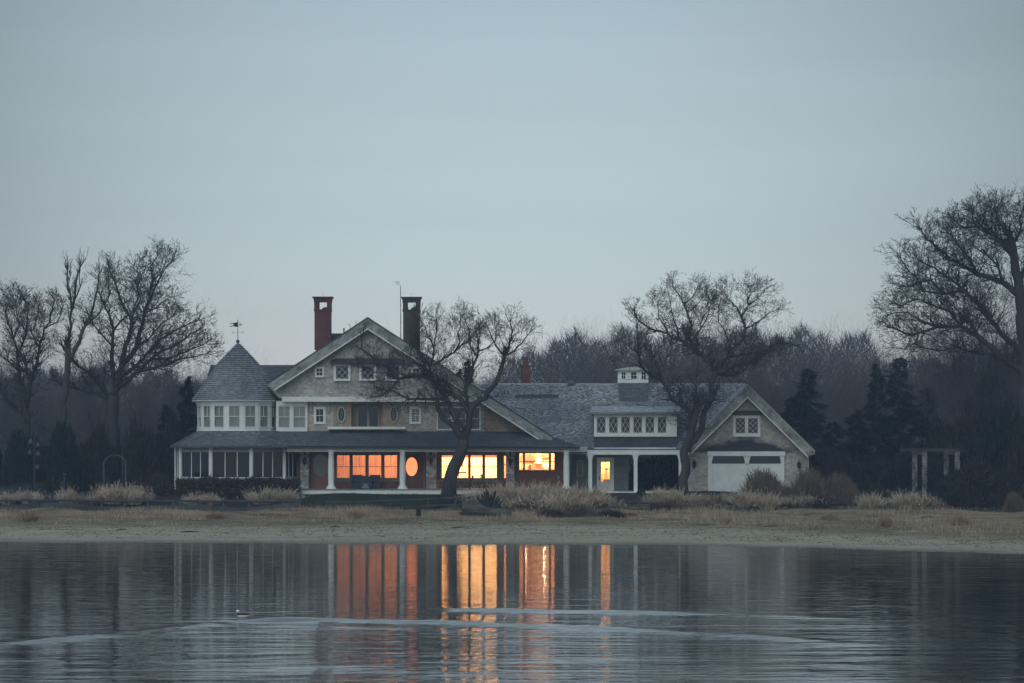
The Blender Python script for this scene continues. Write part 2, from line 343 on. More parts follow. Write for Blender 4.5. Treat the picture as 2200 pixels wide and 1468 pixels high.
# water: real wakes in the surface, fine ripples in the material
WK = []   # wake crests as polylines (x, y) with height and half-width
def W2(px, py): D = FPX * CAMZ / (py - HOR); return (X(px, D), D)
duck_pos = W2(521, 1327)
WK.append(([W2(528, 1329), W2(700, 1332), W2(1000, 1339), W2(1300, 1350), W2(1600, 1366), W2(1850, 1384), W2(1960, 1391)], .085, .85))
WK.append(([W2(500, 1337), W2(380, 1350), W2(200, 1369), W2(0, 1384), W2(-200, 1400)], .085, .95))
WK.append(([W2(930, 1310), W2(1100, 1312), W2(1300, 1315), W2(1600, 1322), W2(1880, 1331)], .080, .85))
WK.append(([W2(520, 1345), W2(800, 1349), W2(1100, 1360)], .030, .7))
WK.append(([W2(455, 1353), W2(300, 1366), W2(120, 1392)], .030, .8))
_r = random.Random(5)
SW = [(f, .0042 / f, _r.uniform(.9, 1.1), _r.uniform(-1.3, 1.3), _r.uniform(0, 6), _r.uniform(0, 6)) for f in (.8, 1.1, 1.5, 2.1, 2.9, 3.7, 4.6)]
def water_z(XX, YY):
    z = np.zeros_like(XX)
    for pts, h, wd in WK:
        px = np.array([p[0] for p in pts]); py = np.array([p[1] for p in pts])
        o = np.argsort(px); px = px[o]; py = py[o]
        yc = np.interp(XX, px, py) + .12 * np.sin(XX * 1.9 + h * 900) * np.clip(np.abs(XX) / 12, 0, 1)
        s = np.abs(XX - pts[0][0]); Lm = abs(pts[-1][0] - pts[0][0])
        inside = (XX >= px[0]) & (XX <= px[-1])
        fade = np.clip(s / .6, 0, 1) * np.clip((Lm - s) / (Lm * .45), 0, 1) ** .7 * (.8 + .2 * np.sin(XX * 1.3 + h * 500))
        d_ = (YY - yc) / wd
        z += np.where(inside, fade * h * np.exp(-d_ * d_), 0)
    # the churned patch right behind the duck, and long low swells nearer the camera
    dx, dy = duck_pos; g = np.exp(-((XX - dx - 1.0) / 1.9) ** 2 - ((YY - dy + 1.6) / 1.3) ** 2)
    z += g * .034 * np.sin((YY - dy) * 3.0 + .6 * np.sin(XX * 1.2))
    near = np.clip((79 - YY) / 11, 0, 1) * np.interp(XX, [-20, -3, 2, 8, 13, 18], [1.1, 1.0, .55, .9, .7, .35])
    for f_, a_, b_, c1, c2, c3 in SW: z += near * a_ * np.sin(YY * f_ * b_ + XX * f_ * c1 + c2 + 1.5 * np.sin(XX * f_ * .31 + c3) + 1.1 * np.sin(YY * f_ * .23 - XX * f_ * .17 + c1 * 9))
    return z
wx = np.concatenate([np.arange(-450, -30, 15), np.arange(-30, 30.01, .4), np.arange(45, 451, 15)])
wy = np.concatenate([np.arange(-60, 60, 15), np.arange(60, 112, .1), np.arange(112, 200, 4)])
wm = bpy.data.materials.new('bay_water'); wm.use_nodes = True; t = wm.node_tree; n = t.nodes; l = t.links; b = n['Principled BSDF']
b.inputs['Base Color'].default_value = (.010, .015, .018, 1); b.inputs['IOR'].default_value = 1.33; b.inputs['Roughness'].default_value = .038
tcn = n.new('ShaderNodeTexCoord'); sp = n.new('ShaderNodeSeparateXYZ'); l.new(tcn.outputs['Object'], sp.inputs[0])
fine = noise(2.6, (.5, 1.6, 1), 3, .5); mid = noise(.55, (.45, 1.5, 1), 4, .55)
patch = mrange(noise(.05, (.6, 1.5, 1), 3), .40, .62, .15, 1.0)
nearf = mrange(sp.outputs[1], 94, 70, .15, 1.0)
def mul(a_, b_):
    m = n.new('ShaderNodeMath'); m.operation = 'MULTIPLY'; l.new(a_, m.inputs[0])
    if isinstance(b_, float): m.inputs[1].default_value = b_
    else: l.new(b_, m.inputs[1])
    return m.outputs[0]
h1 = mul(mul(mid, mul(patch, nearf)), .085); h2 = mul(fine, .0035); h3 = mul(noise(1.25, (.22, 1.0, 1), 3, .55), .0210); hq = n.new('ShaderNodeMath'); hq.operation = 'ADD'; l.new(h2, hq.inputs[0]); l.new(h3, hq.inputs[1]); h2 = hq.outputs[0]
hs = n.new('ShaderNodeMath'); hs.operation = 'ADD'; l.new(h1, hs.inputs[0]); l.new(h2, hs.inputs[1])
bp = n.new('ShaderNodeBump'); bp.inputs['Strength'].default_value = 1; bp.inputs['Distance'].default_value = 1; l.new(hs.outputs[0], bp.inputs['Height']); l.new(bp.outputs[0], b.inputs['Normal'])
tag(link('water', grid_mesh('water', wx, wy, water_z), wm), kind='structure')

# ------------------------------------------------------------------ shingles
class Shing:
    def __init__(s, seed=1): s.v = []; s.f = []; s.r = random.Random(seed)
    def _cell(s, a0, a1, t0, t1, nrm, h):
        b = len(s.v); up = nrm * h; lo = nrm * .004
        s.v += [tuple(a0), tuple(a1), tuple(a0 + up), tuple(a1 + up), tuple(t0 + lo), tuple(t1 + lo)]
        s.f += [(b, b + 1, b + 3, b + 2), (b + 2, b + 3, b + 5, b + 4)]
    def bil(s, q0, q1, q2, q3, expo=.16, width=.2, h=.028):
        """q0 lower left, q1 lower right, q2 upper right, q3 upper left, seen from outside"""
        q0, q1, q2, q3 = map(Vector, (q0, q1, q2, q3)); r = s.r
        H = ((q3 - q0).length + (q2 - q1).length) / 2; n = max(1, round(H / expo))
        U = (q1 - q0).normalized(); Vv = ((q3 + q2) / 2 - (q0 + q1) / 2).normalized(); nrm = U.cross(Vv).normalized()
        for i in range(n):
            v0 = i / n; v1 = min(1, (i + 1.08) / n)
            l0, r0 = q0.lerp(q3, v0), q1.lerp(q2, v0); l1, r1 = q0.lerp(q3, v1), q1.lerp(q2, v1)
            W = (r0 - l0).length; 
            if W < .02: continue
            u = 0.0 - r.random() * width
            while u < W:
                nu = u + width * r.uniform(.65, 1.35); a, c_ = max(0, u) / W, min(W, nu) / W; u = nu
                if c_ - a < 1e-3: continue
                j = Vv * r.uniform(-.012, .012) * (expo / .16)
                s._cell(l0.lerp(r0, a) + j, l0.lerp(r0, c_ - .004 / W) + j, l1.lerp(r1, a), l1.lerp(r1, c_ - .004 / W), nrm, h * r.uniform(.8, 1.25))
    def poly(s, pts, o, U, V, expo=.13, width=.18, h=.018, holes=()):
        """pts (u,v) convex outline in the plane o + U u + V v; holes (u0,u1,v0,v1)"""
        o, U, V = Vector(o), Vector(U).normalized(), Vector(V).normalized(); nrm = U.cross(V).normalized(); r = s.r
        def span(v):
            xs = []
            for i in range(len(pts)):
                (a, b_), (c_, d_) = pts[i], pts[(i + 1) % len(pts)]
                if (b_ <= v <= d_) or (d_ <= v <= b_):
                    if abs(d_ - b_) < 1e-9: xs += [a, c_]
                    else: xs.append(a + (c_ - a) * (v - b_) / (d_ - b_))
            return (min(xs), max(xs)) if xs else None
        v0 = min(p[1] for p in pts); vt = max(p[1] for p in pts); v = v0
        while v < vt - .01:
            v1 = min(vt - 1e-4, v + expo * 1.08); A, B = span(v + 1e-4), span(v1)
            if A and B:
                ivs = [(min(A[0], B[0]), max(A[1], B[1]))]; vm = v + expo / 2
                for (h0, h1_, g0, g1) in holes:
                    if g0 < vm < g1:
                        nv = []
                        for (x0, x1) in ivs:
                            if h1_ <= x0 or h0 >= x1: nv.append((x0, x1)); continue
                            if h0 > x0: nv.append((x0, h0))
                            if h1_ < x1: nv.append((h1_, x1))
                        ivs = nv
                for (x0, x1) in ivs:
                    u = x0
                    while u < x1 - .005:
                        nu = min(x1, u + width * r.uniform(.65, 1.35)); a = u; c_ = nu - .004; u = nu
                        a0, c0 = max(a, A[0]), min(c_, A[1]); a1, c1 = max(a, B[0]), min(c_, B[1])
                        if c0 - a0 < 1e-3 and c1 - a1 < 1e-3: continue
                        a0, c0 = min(a0, A[1]), max(c0, A[0]); a1, c1 = min(a1, B[1]), max(c1, B[0])
                        j = V * r.uniform(-.007, .007)
                        s._cell(o + U * a0 + V * v + j, o + U * c0 + V * v + j, o + U * a1 + V * v1, o + U * c1 + V * v1, nrm, h * r.uniform(.8, 1.3))
            v += expo
    def build(s, name, mat_, parent):
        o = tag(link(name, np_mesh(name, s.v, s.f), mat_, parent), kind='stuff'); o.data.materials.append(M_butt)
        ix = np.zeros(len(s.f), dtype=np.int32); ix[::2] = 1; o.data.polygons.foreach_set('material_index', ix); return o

# ------------------------------------------------------------------ the house
DF = 200.0
def fx(px, D=DF): return X(px, D)
HOUSE = empty('shingled_house', (X(1050, 206), 206, 1.95), 'large grey shingled house with lit porch windows, round corner tower and attached garage', 'house')
SX = Vector((1, 0, 0)); SZ = Vector((0, 0, 1))
def wall(name, x0, x1, z0, z1, y, th, holes, mat_, parent=HOUSE):
    """flat wall with rectangular openings, as boxes round the holes"""
    m = MB(); xs = sorted({x0, x1, *[h[0] for h in holes], *[h[1] for h in holes]})
    for a, c_ in zip(xs, xs[1:]):
        if c_ - a < 1e-4: continue
        mid_ = (a + c_) / 2; hs_ = sorted([(h[2], h[3]) for h in holes if h[0] < mid_ < h[1]]); z = z0
        for (g0, g1) in hs_:
            if g0 > z: m.box(WORLD, a, c_, y, y + th, z, g0)
            z = g1
        if z < z1: m.box(WORLD, a, c_, y, y + th, z, z1)
    return m.build(name, mat_, parent)
def hung_window(F, u0, u1, z0, z1, frame_w=.10, trim=None, rail=.5, upper=2, lower=1, lit=False, curtain=True, parent=HOUSE, name='window', glass=None, bar_mat=None, out=.05, label=None, deep=.10):
    """double-hung window; F outward frame; u,z = glass opening"""
    trim = trim or M_white; m = MB(); f = frame_w
    m.box(F, u0 - f, u0, -.02, out, z0 - f, z1 + f); m.box(F, u1, u1 + f, -.02, out, z0 - f, z1 + f)
    m.box(F, u0, u1, -.02, out, z1, z1 + f); m.box(F, u0 - f * .3, u1 + f * .3, -.02, out + .05, z0 - f, z0)
    wnd = m.build(name, trim, parent)
    if label: tag(wnd, label)
    zr = z0 + (z1 - z0) * rail
    g = glass or (M_glass if (lit or (curtain and deep > .06)) else M_shadeglass if curtain else M_darkglass)
    s_ = MB(); bw = .022
    if rail < 1: s_.box(F, u0 + .001, u1 - .001, -deep + .02, -.005, zr - .022, zr + .022)
    for k in range(1, upper):
        u = u0 + (u1 - u0) * k / upper; s_.box(F, u - bw / 2, u + bw / 2, -deep + .025, -.012, zr + .022, z1 - .001)
    if rail >= 1: pass
    for k in range(1, lower):
        u = u0 + (u1 - u0) * k / lower; s_.box(F, u - bw / 2, u + bw / 2, -deep + .025, -.012, z0, zr - .022)
    if s_.v: s_.build('sash_bars', bar_mat or trim, wnd)
    def pane(a, c_, za, zb): MB().box(F, a, c_, -deep, -deep + .012, za, zb).build('pane', g, wnd)
    for k in range(upper): pane(u0 + (u1 - u0) * k / upper + .002, u0 + (u1 - u0) * (k + 1) / upper - .002, zr + .002, z1 - .002)
    if rail < 1 and zr > z0 + .01:
        for k in range(lower): pane(u0 + (u1 - u0) * k / lower + .002, u0 + (u1 - u0) * (k + 1) / lower - .002, z0 + .002, zr - .002)
    if curtain and not lit and deep > .06:
        MB().box(F, u0 - .05, u1 + .05, -deep - .10, -deep - .06, z0 - .05, z1 + .05).build('curtain', M_curtain, wnd)
    return wnd
def lattice_window(F, u0, u1, z0, z1, nu=2, nv=3, frame_w=.12, trim=None, parent=HOUSE, name='window', own_frame=True):
    trim = trim or M_white; f = frame_w; m = MB()
    if own_frame:
        m.box(F, u0 - f, u0, -.02, .06, z0 - f, z1 + f); m.box(F, u1, u1 + f, -.02, .06, z0 - f, z1 + f)
        m.box(F, u0, u1, -.02, .06, z1, z1 + f); m.box(F, u0 - f * .3, u1 + f * .3, -.02, .10, z0 - f, z0)
    else:
        m.box(F, u0, u0 + .03, -.015, .02, z0, z1); m.box(F, u1 - .03, u1, -.015, .02, z0, z1)
        m.box(F, u0 + .03, u1 - .03, -.015, .02, z1 - .03, z1); m.box(F, u0 + .03, u1 - .03, -.015, .02, z0, z0 + .03)
    wnd = m.build(name, trim, parent)
    MB().box(F, u0 + .001, u1 - .001, -.04, -.025, z0 + .001, z1 - .001).build('pane', M_darkglass, wnd)
    b = MB(); W = (u1 - u0) / nu; H = (z1 - z0) / nv      # diagonals of the diamonds
    def clip_line(ua, za, ub, zb):
        t0, t1 = 0., 1.
        for (p_, q_) in ((-(ub - ua), ua - u0), (ub - ua, u1 - ua), (-(zb - za), za - z0), (zb - za, z1 - za)):
            if abs(p_) < 1e-9:
                if q_ < 0: return None
            else:
                r_ = q_ / p_
                if p_ < 0: t0 = max(t0, r_)
                else: t1 = min(t1, r_)
        return (t0, t1) if t0 < t1 - 1e-3 else None
    S = nu + nv
    for k in range(-S, S + 1):
        for sg in (1, -1):
            ua, za = (u0 + (k + .5) * W, z0) if sg > 0 else (u0 + (k + .5) * W, z1)
            ub, zb = ua + S * W, za + sg * S * H
            cl = clip_line(ua, za, ub, zb)
            if cl:
                pa = F.p(ua + (ub - ua) * cl[0], -.015, za + (zb - za) * cl[0]); pb = F.p(ua + (ub - ua) * cl[1], -.015, za + (zb - za) * cl[1])
                b.bar(pa, pb, .018, .022, F.n)
    b.build('lattice', trim, wnd)
    return wnd
FR = lambda D: Frame((0, D, 0))            # front-facing frame at depth D: u = world x, n = towards the water

z_fl = Z(1051, 197.4); z_ce = 4.86; z_pe = Z(958.5, 197.4); z_pt = Z(926, 200.2)
# first floor wall with real openings
openings = []
A_w = [(724, 751), (758, 785), (792, 819), (826, 853)]; B_w = [(949.5, 975), (980.5, 1005.5), (1011.5, 1036), (1042.5, 1067)]
zA0, zA1 = Z(1027, DF), Z(978.5, DF)
for a, c_ in A_w + B_w: openings.append((fx(a), fx(c_), zA0, zA1))
openings.append((fx(1083), fx(1087), zA0, Z(980, DF)))
zC0, zC1 = Z(1010, DF), Z(974.5, DF)
C_w = [(1116, 1123.5), (1128, 1179), (1184, 1191)]
for a, c_ in C_w: openings.append((fx(a), fx(c_), zC0, zC1))
wall('porch_wall', fx(638), fx(1224), z_fl - .3, z_ce + .35, DF, .18, openings, M_brown)
# olive surrounds round the two window groups
for grp, nm in ((A_w, 'a'), (B_w, 'b')):
    for a, c_ in grp:
        hung_window(FR(DF - .03), fx(a), fx(c_), zA0, zA1, .105, M_olive, .5, 2, 1, lit=True, bar_mat=M_wood, out=.03)
    MB().box(FR(DF - .03), fx(grp[0][0]) - .22, fx(grp[-1][1]) + .22, -.01, .10, zA0 - .30, zA0 - .12).box(FR(DF - .03), fx(grp[0][0]) - .22, fx(grp[-1][1]) + .22, -.01, .06, zA1 + .12, zA1 + .28).build('window_casing', M_olive, HOUSE)
hung_window(FR(DF - .02), fx(1083), fx(1087), zA0, Z(980, DF), .05, M_brown, .6, 1, 1, lit=True)
for (a, c_), (up, lo_) in zip(C_w, ((1, 1), (4, 4), (1, 1))):
    hung_window(FR(DF - .03), fx(a), fx(c_), zC0, zC1, .07, M_brown, .5, up, lo_, lit=True, bar_mat=M_wood, out=.03)
# porch floor, ceiling, fascia
zf = z_fl
MB().box(WORLD, fx(641, 197), fx(1245, 197), 196.9, 200, zf - .08, zf).build('porch_floor', M_floorb, HOUSE)
MB().box(WORLD, fx(645, 197), fx(1245, 197), 196.93, 197.13, zf - .36, zf - .085).build('porch_fascia', M_white, HOUSE)
MB().box(WORLD, fx(617), fx(1245), 197.7, 200, z_ce, z_ce + .06).build('porch_ceiling', M_cream, HOUSE)
MB().box(WORLD, fx(617, 197.6), fx(1262, 197.6), 197.5, 197.75, z_ce - .06, z_pe - .04).build('porch_beam', M_cream, HOUSE)
MB().tube([(X(617, 197.2), 197.22, z_pe - .03), (X(1246, 197.2), 197.22, z_pe - .10)], .055, 8).build('gutter', M_dkmetal, HOUSE)
# porch and skirt roof
r_ = MB(); ed = [(366, 203, 957.5), (379, 199.0, 957.8), (449, 197.25, 958), (545, 197.1, 958.3), (617, 197.2, 958.5)]
tp = [(424, 202.2, 926), (431, 200.4, 926), (462, 199.3, 926), (560, 199.25, 926), (600, 200.1, 926)]
EP = [P(p, y, D) for p, D, y in ed]; zt = z_pt
TP = [Vector((X(p, D), D, zt)) for p, D, y in tp]
for e in EP: e.z = z_pe
for i in range(4): r_.poly([EP[i], EP[i + 1], TP[i + 1], TP[i]])
PR = [EP[4], Vector((X(1120, 197.2), 197.2, z_pe - .04)), Vector((X(1120, 200.1), 200.15, zt - .06)), TP[4]]
r_.poly(PR); PR2 = [PR[1], Vector((X(1246, 197.2), 197.2, z_pe - .09)), Vector((X(1200, 199.8), 199.8, Z(943, 199.8))), PR[2]]
r_.poly(PR2)
for e0, e1 in zip(EP, EP[1:] + [PR2[1]]): r_.poly([e0, e1, e1 - SZ * .10, e0 - SZ * .10])
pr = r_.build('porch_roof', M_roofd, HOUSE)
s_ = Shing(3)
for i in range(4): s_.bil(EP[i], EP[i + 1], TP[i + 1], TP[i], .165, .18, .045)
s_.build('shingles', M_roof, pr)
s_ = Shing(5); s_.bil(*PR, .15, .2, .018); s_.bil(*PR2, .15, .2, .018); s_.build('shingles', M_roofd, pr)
# turned porch columns, piers, thin posts
def column(px, D=197.65, top=968):
    r = .155; zt_ = Z(top, D)
    h = zt_ - zf
    o = MB().lathe((X(px, D), D, zf), [(.33, 0), (.33, .10), (.30, .11), (.31, .17), (.25, .20), (.235, .26), (.205, .30), (.225, h * .4), (.205, h * .75), (.185, h - .22), (.205, h - .20), (.205, h - .16), (.19, h - .15), (.24, h - .08), (.27, h - .06), (.27, h)], 20).build('column', M_white, HOUSE)
    MB().box(WORLD, X(px, D) - .34, X(px, D) + .34, D - .34, D + .34, zf, zf + .06).build('plinth', M_white, o)
    for p in o.data.polygons: p.use_smooth = len(p.vertices) == 4
for px in (711.5, 865, 1217): column(px)
def pier(p0, p1, D=199.2):
    x0, x1 = X(p0, D), X(p1, D); o = MB().box(WORLD, x0 + .03, x1 - .03, D + .03, D + .75, zf, z_ce).build('stone_pier', M_mortar, HOUSE)
    r = random.Random(p0); m = MB()
    def face(o_, U, Nn, W):
        z = zf + .01
        while z < Z(976, D):
            hh = r.uniform(.10, .2); u = 0
            while u < W - .02:
                ww = min(W - u, r.uniform(.14, .30)); 
                if W - u - ww < .08: ww = W - u
                pr_ = r.uniform(.015, .05); F_ = Frame(o_, U, Nn)
                m.box(F_, u + .008, u + ww - .008, 0.0, pr_, z - o_[2] + .008, z - o_[2] + hh - .008); u += ww
            z += hh
    face((x0, D + .03, 0), (1, 0, 0), (0, -1, 0), x1 - x0)
    face((x0 + .03, D + .04, 0), (0, 1, 0), (-1, 0, 0), .7); face((x1 - .03, D + .04, 0), (0, 1, 0), (1, 0, 0), .7)
    me = m.build('stones', M_stone, o); me['kind'] = 'stuff'
    MB().box(WORLD, x0 - .04, x1 + .04, D - .06, D + .80, Z(976, D), z_ce - .002).build('cap', M_cream, o)
pier(645, 663); pier(915.5, 937); pier(1087.5, 1105)
# doors with oval lights on the porch
def oval_door(p0, p1, cx, cy, rx, ry, lit):
    F = FR(DF - .02); d_ = MB().box(F, fx(p0), fx(p1), 0, .05, zf, Z(974, DF)).build('door', M_brown if lit else M_wood, HOUSE)
    m = MB(); m.ring(F, fx(cx), Z(cy, DF), rx / 30, ry / 30, .045, .04, .075, 32); m.build('oval_rim', M_olive if not lit else M_wood, d_)
    m = MB(); k = 32; pts = [F.p(fx(cx) + rx / 30 * math.cos(2 * math.pi * i / k), .058, Z(cy, DF) + ry / 30 * math.sin(2 * math.pi * i / k)) for i in range(k)]
    m.poly(pts); m.build('pane', M_oval if lit else M_shadeglass, d_)
    MB().box(F, fx(p1 - 3), fx(p1 - 2), .05, .11, Z(1020, DF), Z(1016, DF)).build('handle', M_dkmetal, d_)
oval_door(872, 908, 884.5, 1003, 12.5, 20, True)
oval_door(668, 708, 689, 1000, 17, 24, False)
MB().box(FR(DF - .02), fx(909.5), fx(912.5), 0, .06, zf, Z(976, DF)).build('door_casing', mat('honey_wood', (.30, .17, .08), .5, .15), HOUSE)
# --- second floor
F2 = 200.2
sw = Shing(11)
o2 = (0, F2, 0)
hx = lambda px, D=F2: X(px, D)
gz2 = Z(930, F2)
door_hole = (hx(755), hx(823), Z(921, F2), Z(868, F2))
MBw = MB(); wall('upper_wall', hx(600), hx(1040), gz2, Z(860, F2), F2 + .01, .12, [door_hole], M_wallw)
sw.poly([(hx(660), gz2), (hx(1040), gz2), (hx(1040), Z(862, F2)), (hx(660), Z(862, F2))], o2, SX, SZ, holes=[(hx(716), hx(862), gz2, Z(862, F2)), (hx(676), hx(698), Z(911, F2), Z(874, F2)), (hx(938), hx(1033), Z(927, F2), Z(874, F2))])
sw.build('wall_shingles', M_wall2, HOUSE)
MB().poly([(hx(1040), F2 + .01, gz2), (hx(1168), F2 + .01, gz2), (hx(1168), F2 + .01, Z(940, F2)), (hx(1040), F2 + .01, Z(855, F2))]).build('upper_wall', M_wallw, HOUSE)
sw = Shing(12); sw.poly([(hx(1036), gz2), (hx(1160), gz2), (hx(1160), Z(938, F2)), (hx(1036), Z(856, F2))], o2, SX, SZ)
sw.poly([(hx(716), gz2), (hx(862), gz2), (hx(862), Z(862, F2)), (hx(716), Z(862, F2))], o2, SX, SZ, holes=[door_hole]); sw.build('wall_shingles', M_wallw, HOUSE)
# recessed balcony behind the centre doors
bx = MB(); x0, x1 = hx(755), hx(823)
bx.box(WORLD, x0 - .1, x0, F2 + .14, F2 + 1.0, Z(921, F2), Z(868, F2)).box(WORLD, x1, x1 + .1, F2 + .14, F2 + 1.0, Z(921, F2), Z(868, F2))
bx.box(WORLD, x0 - .1, x1 + .1, F2 + 1.0, F2 + 1.1, Z(921, F2), Z(868, F2)).box(WORLD, x0 - .1, x1 + .1, F2 + .14, F2 + 1.1, Z(868, F2), Z(866, F2)).box(WORLD, x0 - .1, x1 + .1, F2 + .14, F2 + 1.1, Z(923, F2), Z(921, F2))
bx.build('balcony_recess', M_wallw, HOUSE)
FD = FR(F2 + .90)
for a, c_ in ((768, 787), (792, 811)):
    hung_window(FD, hx(a), hx(c_), Z(919, F2), Z(877, F2), .10, M_cream, .999, 1, 1, curtain=False, name='balcony_door', deep=.03)
MB().box(WORLD, hx(705), hx(872), F2 - .75, F2 - .65, Z(922.5, F2 - .7), Z(917, F2 - .7)).build('balcony_rail', M_white, HOUSE)
MB().box(WORLD, hx(705), hx(872), F2 - .64, F2 - .02, Z(922.5, F2 - .7), Z(921.5, F2 - .7)).build('balcony_floor', M_cream, HOUSE)
# small four-pane windows, ovals, big window on the right
for cx in (687, 892.5):
    hung_window(FR(F2 - .03), hx(cx - 7.5), hx(cx + 7.5), Z(906.5, F2), Z(879.5, F2), .17, M_white, .5, 2, 2, curtain=False, deep=.03)
for cx in (733.5, 845.5):
    F = FR(F2 - .04); wd_ = MB().ring(F, hx(cx), Z(891, F2), 6.5 / 30, 14.5 / 30, .11, -.02, .06, 28).build('oval_window', M_cream, HOUSE)
    MB().poly([F.p(hx(cx) + 6.6 / 30 * math.cos(2 * math.pi * i / 28), 0, Z(891, F2) + 14.6 / 30 * math.sin(2 * math.pi * i / 28)) for i in range(28)]).build('pane', M_darkglass, wd_)
    MB().ring(F, hx(cx), Z(891, F2), 2.0 / 30, 5 / 30, .02, .005, .02, 16).box(F, hx(cx) - .01, hx(cx) + .01, .005, .02, Z(905, F2), Z(896, F2)).box(F, hx(cx) - .01, hx(cx) + .01, .005, .02, Z(886, F2), Z(877, F2)).build('tracery', M_cream, wd_)
for a, c_ in ((941, 968), (974, 999), (1005, 1030)):
    hung_window(FR(F2 - .03), hx(a), hx(c_), Z(922, F2), Z(877, F2), .09, M_white, .5, 1, 1, curtain=True, deep=.03)
for cx in (668, 706, 873, 912):
    m = MB(); F = FR(F2); z1_ = Z(863, F2)
    m.extrude(Frame((hx(cx), F2, 0), (0, -1, 0), (1, 0, 0)), [(0, z1_), (.55, z1_), (.5, z1_ - .12), (.15, z1_ - .35), (.12, z1_ - .75), (0, z1_ - .85)], -.07, .07); m.build('bracket', M_cream, HOUSE)
# white double window between tower and gable wall
MB().box(WORLD, hx(594), hx(661), F2 - .25, F2 + .3, Z(927, F2), Z(919.5, F2)).box(WORLD, hx(594), hx(661), F2 - .25, F2 + .3, Z(872, F2), Z(862, F2)).box(WORLD, hx(594), hx(598), F2 - .25, F2 + .3, Z(919.5, F2), Z(872, F2)).box(WORLD, hx(657.5), hx(661), F2 - .25, F2 + .3, Z(919.5, F2), Z(872, F2)).box(WORLD, hx(624), hx(630), F2 - .25, F2 + .3, Z(919.5, F2), Z(872, F2)).build('window_bay', M_white, HOUSE)
for a, c_ in ((598.5, 623.5), (630.5, 657)):
    hung_window(FR(F2 - .22), hx(a) + .04, hx(c_) - .04, Z(919, F2) + .04, Z(873, F2) - .04, .04, M_white, .5, 2, 1, curtain=True, out=.02)
# --- attic gable
DG = 199.6
ga = lambda px: X(px, DG)
MB().poly([(ga(600), DG + .02, Z(856, DG)), (ga(1032), DG + .02, Z(856, DG)), (ga(790), DG + .02, Z(696, DG)), (ga(580), DG + .02, Z(835, DG))]).build('gable_wall', M_wall, HOUSE)
sg = Shing(21)
sg.poly([(ga(604), Z(853, DG)), (ga(1026), Z(853, DG)), (ga(790), Z(698, DG)), (ga(586), Z(832, DG))], (0, DG, 0), SX, SZ); sg.build('wall_shingles', M_wall, HOUSE)
MB().box(WORLD, ga(606), ga(1052), DG - .12, DG + .02, Z(863.5, DG), Z(853, DG)).box(WORLD, ga(606), ga(1052), DG + .021, F2 + .01, Z(863.5, DG), Z(862, DG)).build('frieze_board', M_white, HOUSE)
Fg = FR(DG - .065)
for cx in (735, 790, 845): lattice_window(Fg, ga(cx - 13.3), ga(cx + 13.3), Z(814, DG), Z(787, DG), 2, 2, .16)
for cx in (686.5, 893.5): hung_window(Fg, ga(cx - 6), ga(cx + 6), Z(807, DG), Z(792.5, DG), .14, M_white, .5, 2, 2, curtain=False, deep=.03)
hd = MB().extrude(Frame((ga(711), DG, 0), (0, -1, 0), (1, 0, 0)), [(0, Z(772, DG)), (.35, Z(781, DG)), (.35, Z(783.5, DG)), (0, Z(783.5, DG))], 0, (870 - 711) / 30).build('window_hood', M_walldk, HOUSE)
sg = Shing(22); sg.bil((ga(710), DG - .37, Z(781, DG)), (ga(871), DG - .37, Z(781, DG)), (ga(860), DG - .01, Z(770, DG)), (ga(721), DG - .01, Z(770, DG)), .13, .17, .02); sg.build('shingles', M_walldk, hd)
# --- gable roofs with deep mossy rake boards
def gable_roof(pk, L_, R_, D, Dback, band, seed, trim_w=2.4, name='main_roof', roofmat=M_roof, back_y=None):
    """pk, L_, R_: px points of the outer edge at the front"""
    pkv, lv, rv = [(X(p[0], D), Z(p[1], D)) for p in (pk, L_, R_)]; k = D / FPX; b_ = band * k; th = .16
    o = MB().extrude(WORLD, [(lv[0], lv[1]), (pkv[0], pkv[1]), (rv[0], rv[1]), (rv[0], rv[1] - th), (pkv[0], pkv[1] - th), (lv[0], lv[1] - th)], D, Dback).build(name, roofmat, HOUSE)
    for e, sgn in ((lv, -1), (rv, 1)):
        dx, dz = pkv[0] - e[0], pkv[1] - e[1]; Ln = math.hypot(dx, dz); 
        # rake band (below the roof edge), trim along its lower edge, thin top edge
        lo_e = (e[0] - sgn * b_ * .35, e[1] - b_ * .78 + 0.0)
        pts = [(e[0], e[1] - th), (pkv[0], pkv[1] - th), (pkv[0], pkv[1] - b_), (lo_e[0], lo_e[1] - b_ * .0)]
        pts[3] = (e[0] - sgn * b_ * .62, pkv[1] - b_ - abs(e[0] - sgn * b_ * .62 - pkv[0]) * abs(dz / dx))
        MB().extrude(WORLD, pts, D + .02, D + .12).build('rake_board', M_rake, o)
        tw = trim_w * k; a = pts[2]; c_ = pts[3]
        MB().extrude(WORLD, [(a[0], a[1] + tw * .25), (c_[0], c_[1] + tw * .25), (c_[0], c_[1] - tw), (a[0], a[1] - tw)], D - .03, D + .12).build('rake_trim', M_white, o)
        s2 = Shing(seed + sgn); Uv = Vector((dx, 0, dz)).normalized() if sgn < 0 else Vector((-dx, 0, -dz)).normalized()
        if sgn < 0: s2.bil((c_[0], D, c_[1]), (a[0], D, a[1]), (pkv[0], D, pkv[1] - th * .3), (e[0], D, e[1] - th * .3), .11, .3, .02)
        else: s2.bil((a[0], D, a[1]), (c_[0], D, c_[1]), (e[0], D, e[1] - th * .3), (pkv[0], D, pkv[1] - th * .3), .11, .3, .02)
        s2.build('rake_shingles', M_rake, o)
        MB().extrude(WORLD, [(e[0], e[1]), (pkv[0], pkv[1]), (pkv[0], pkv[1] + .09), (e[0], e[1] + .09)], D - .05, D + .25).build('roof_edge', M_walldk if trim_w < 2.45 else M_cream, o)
    return o
mr_ = gable_roof((790, 684), (575, 825), (1187, 940.5), 198.9, 214, 22, 31)
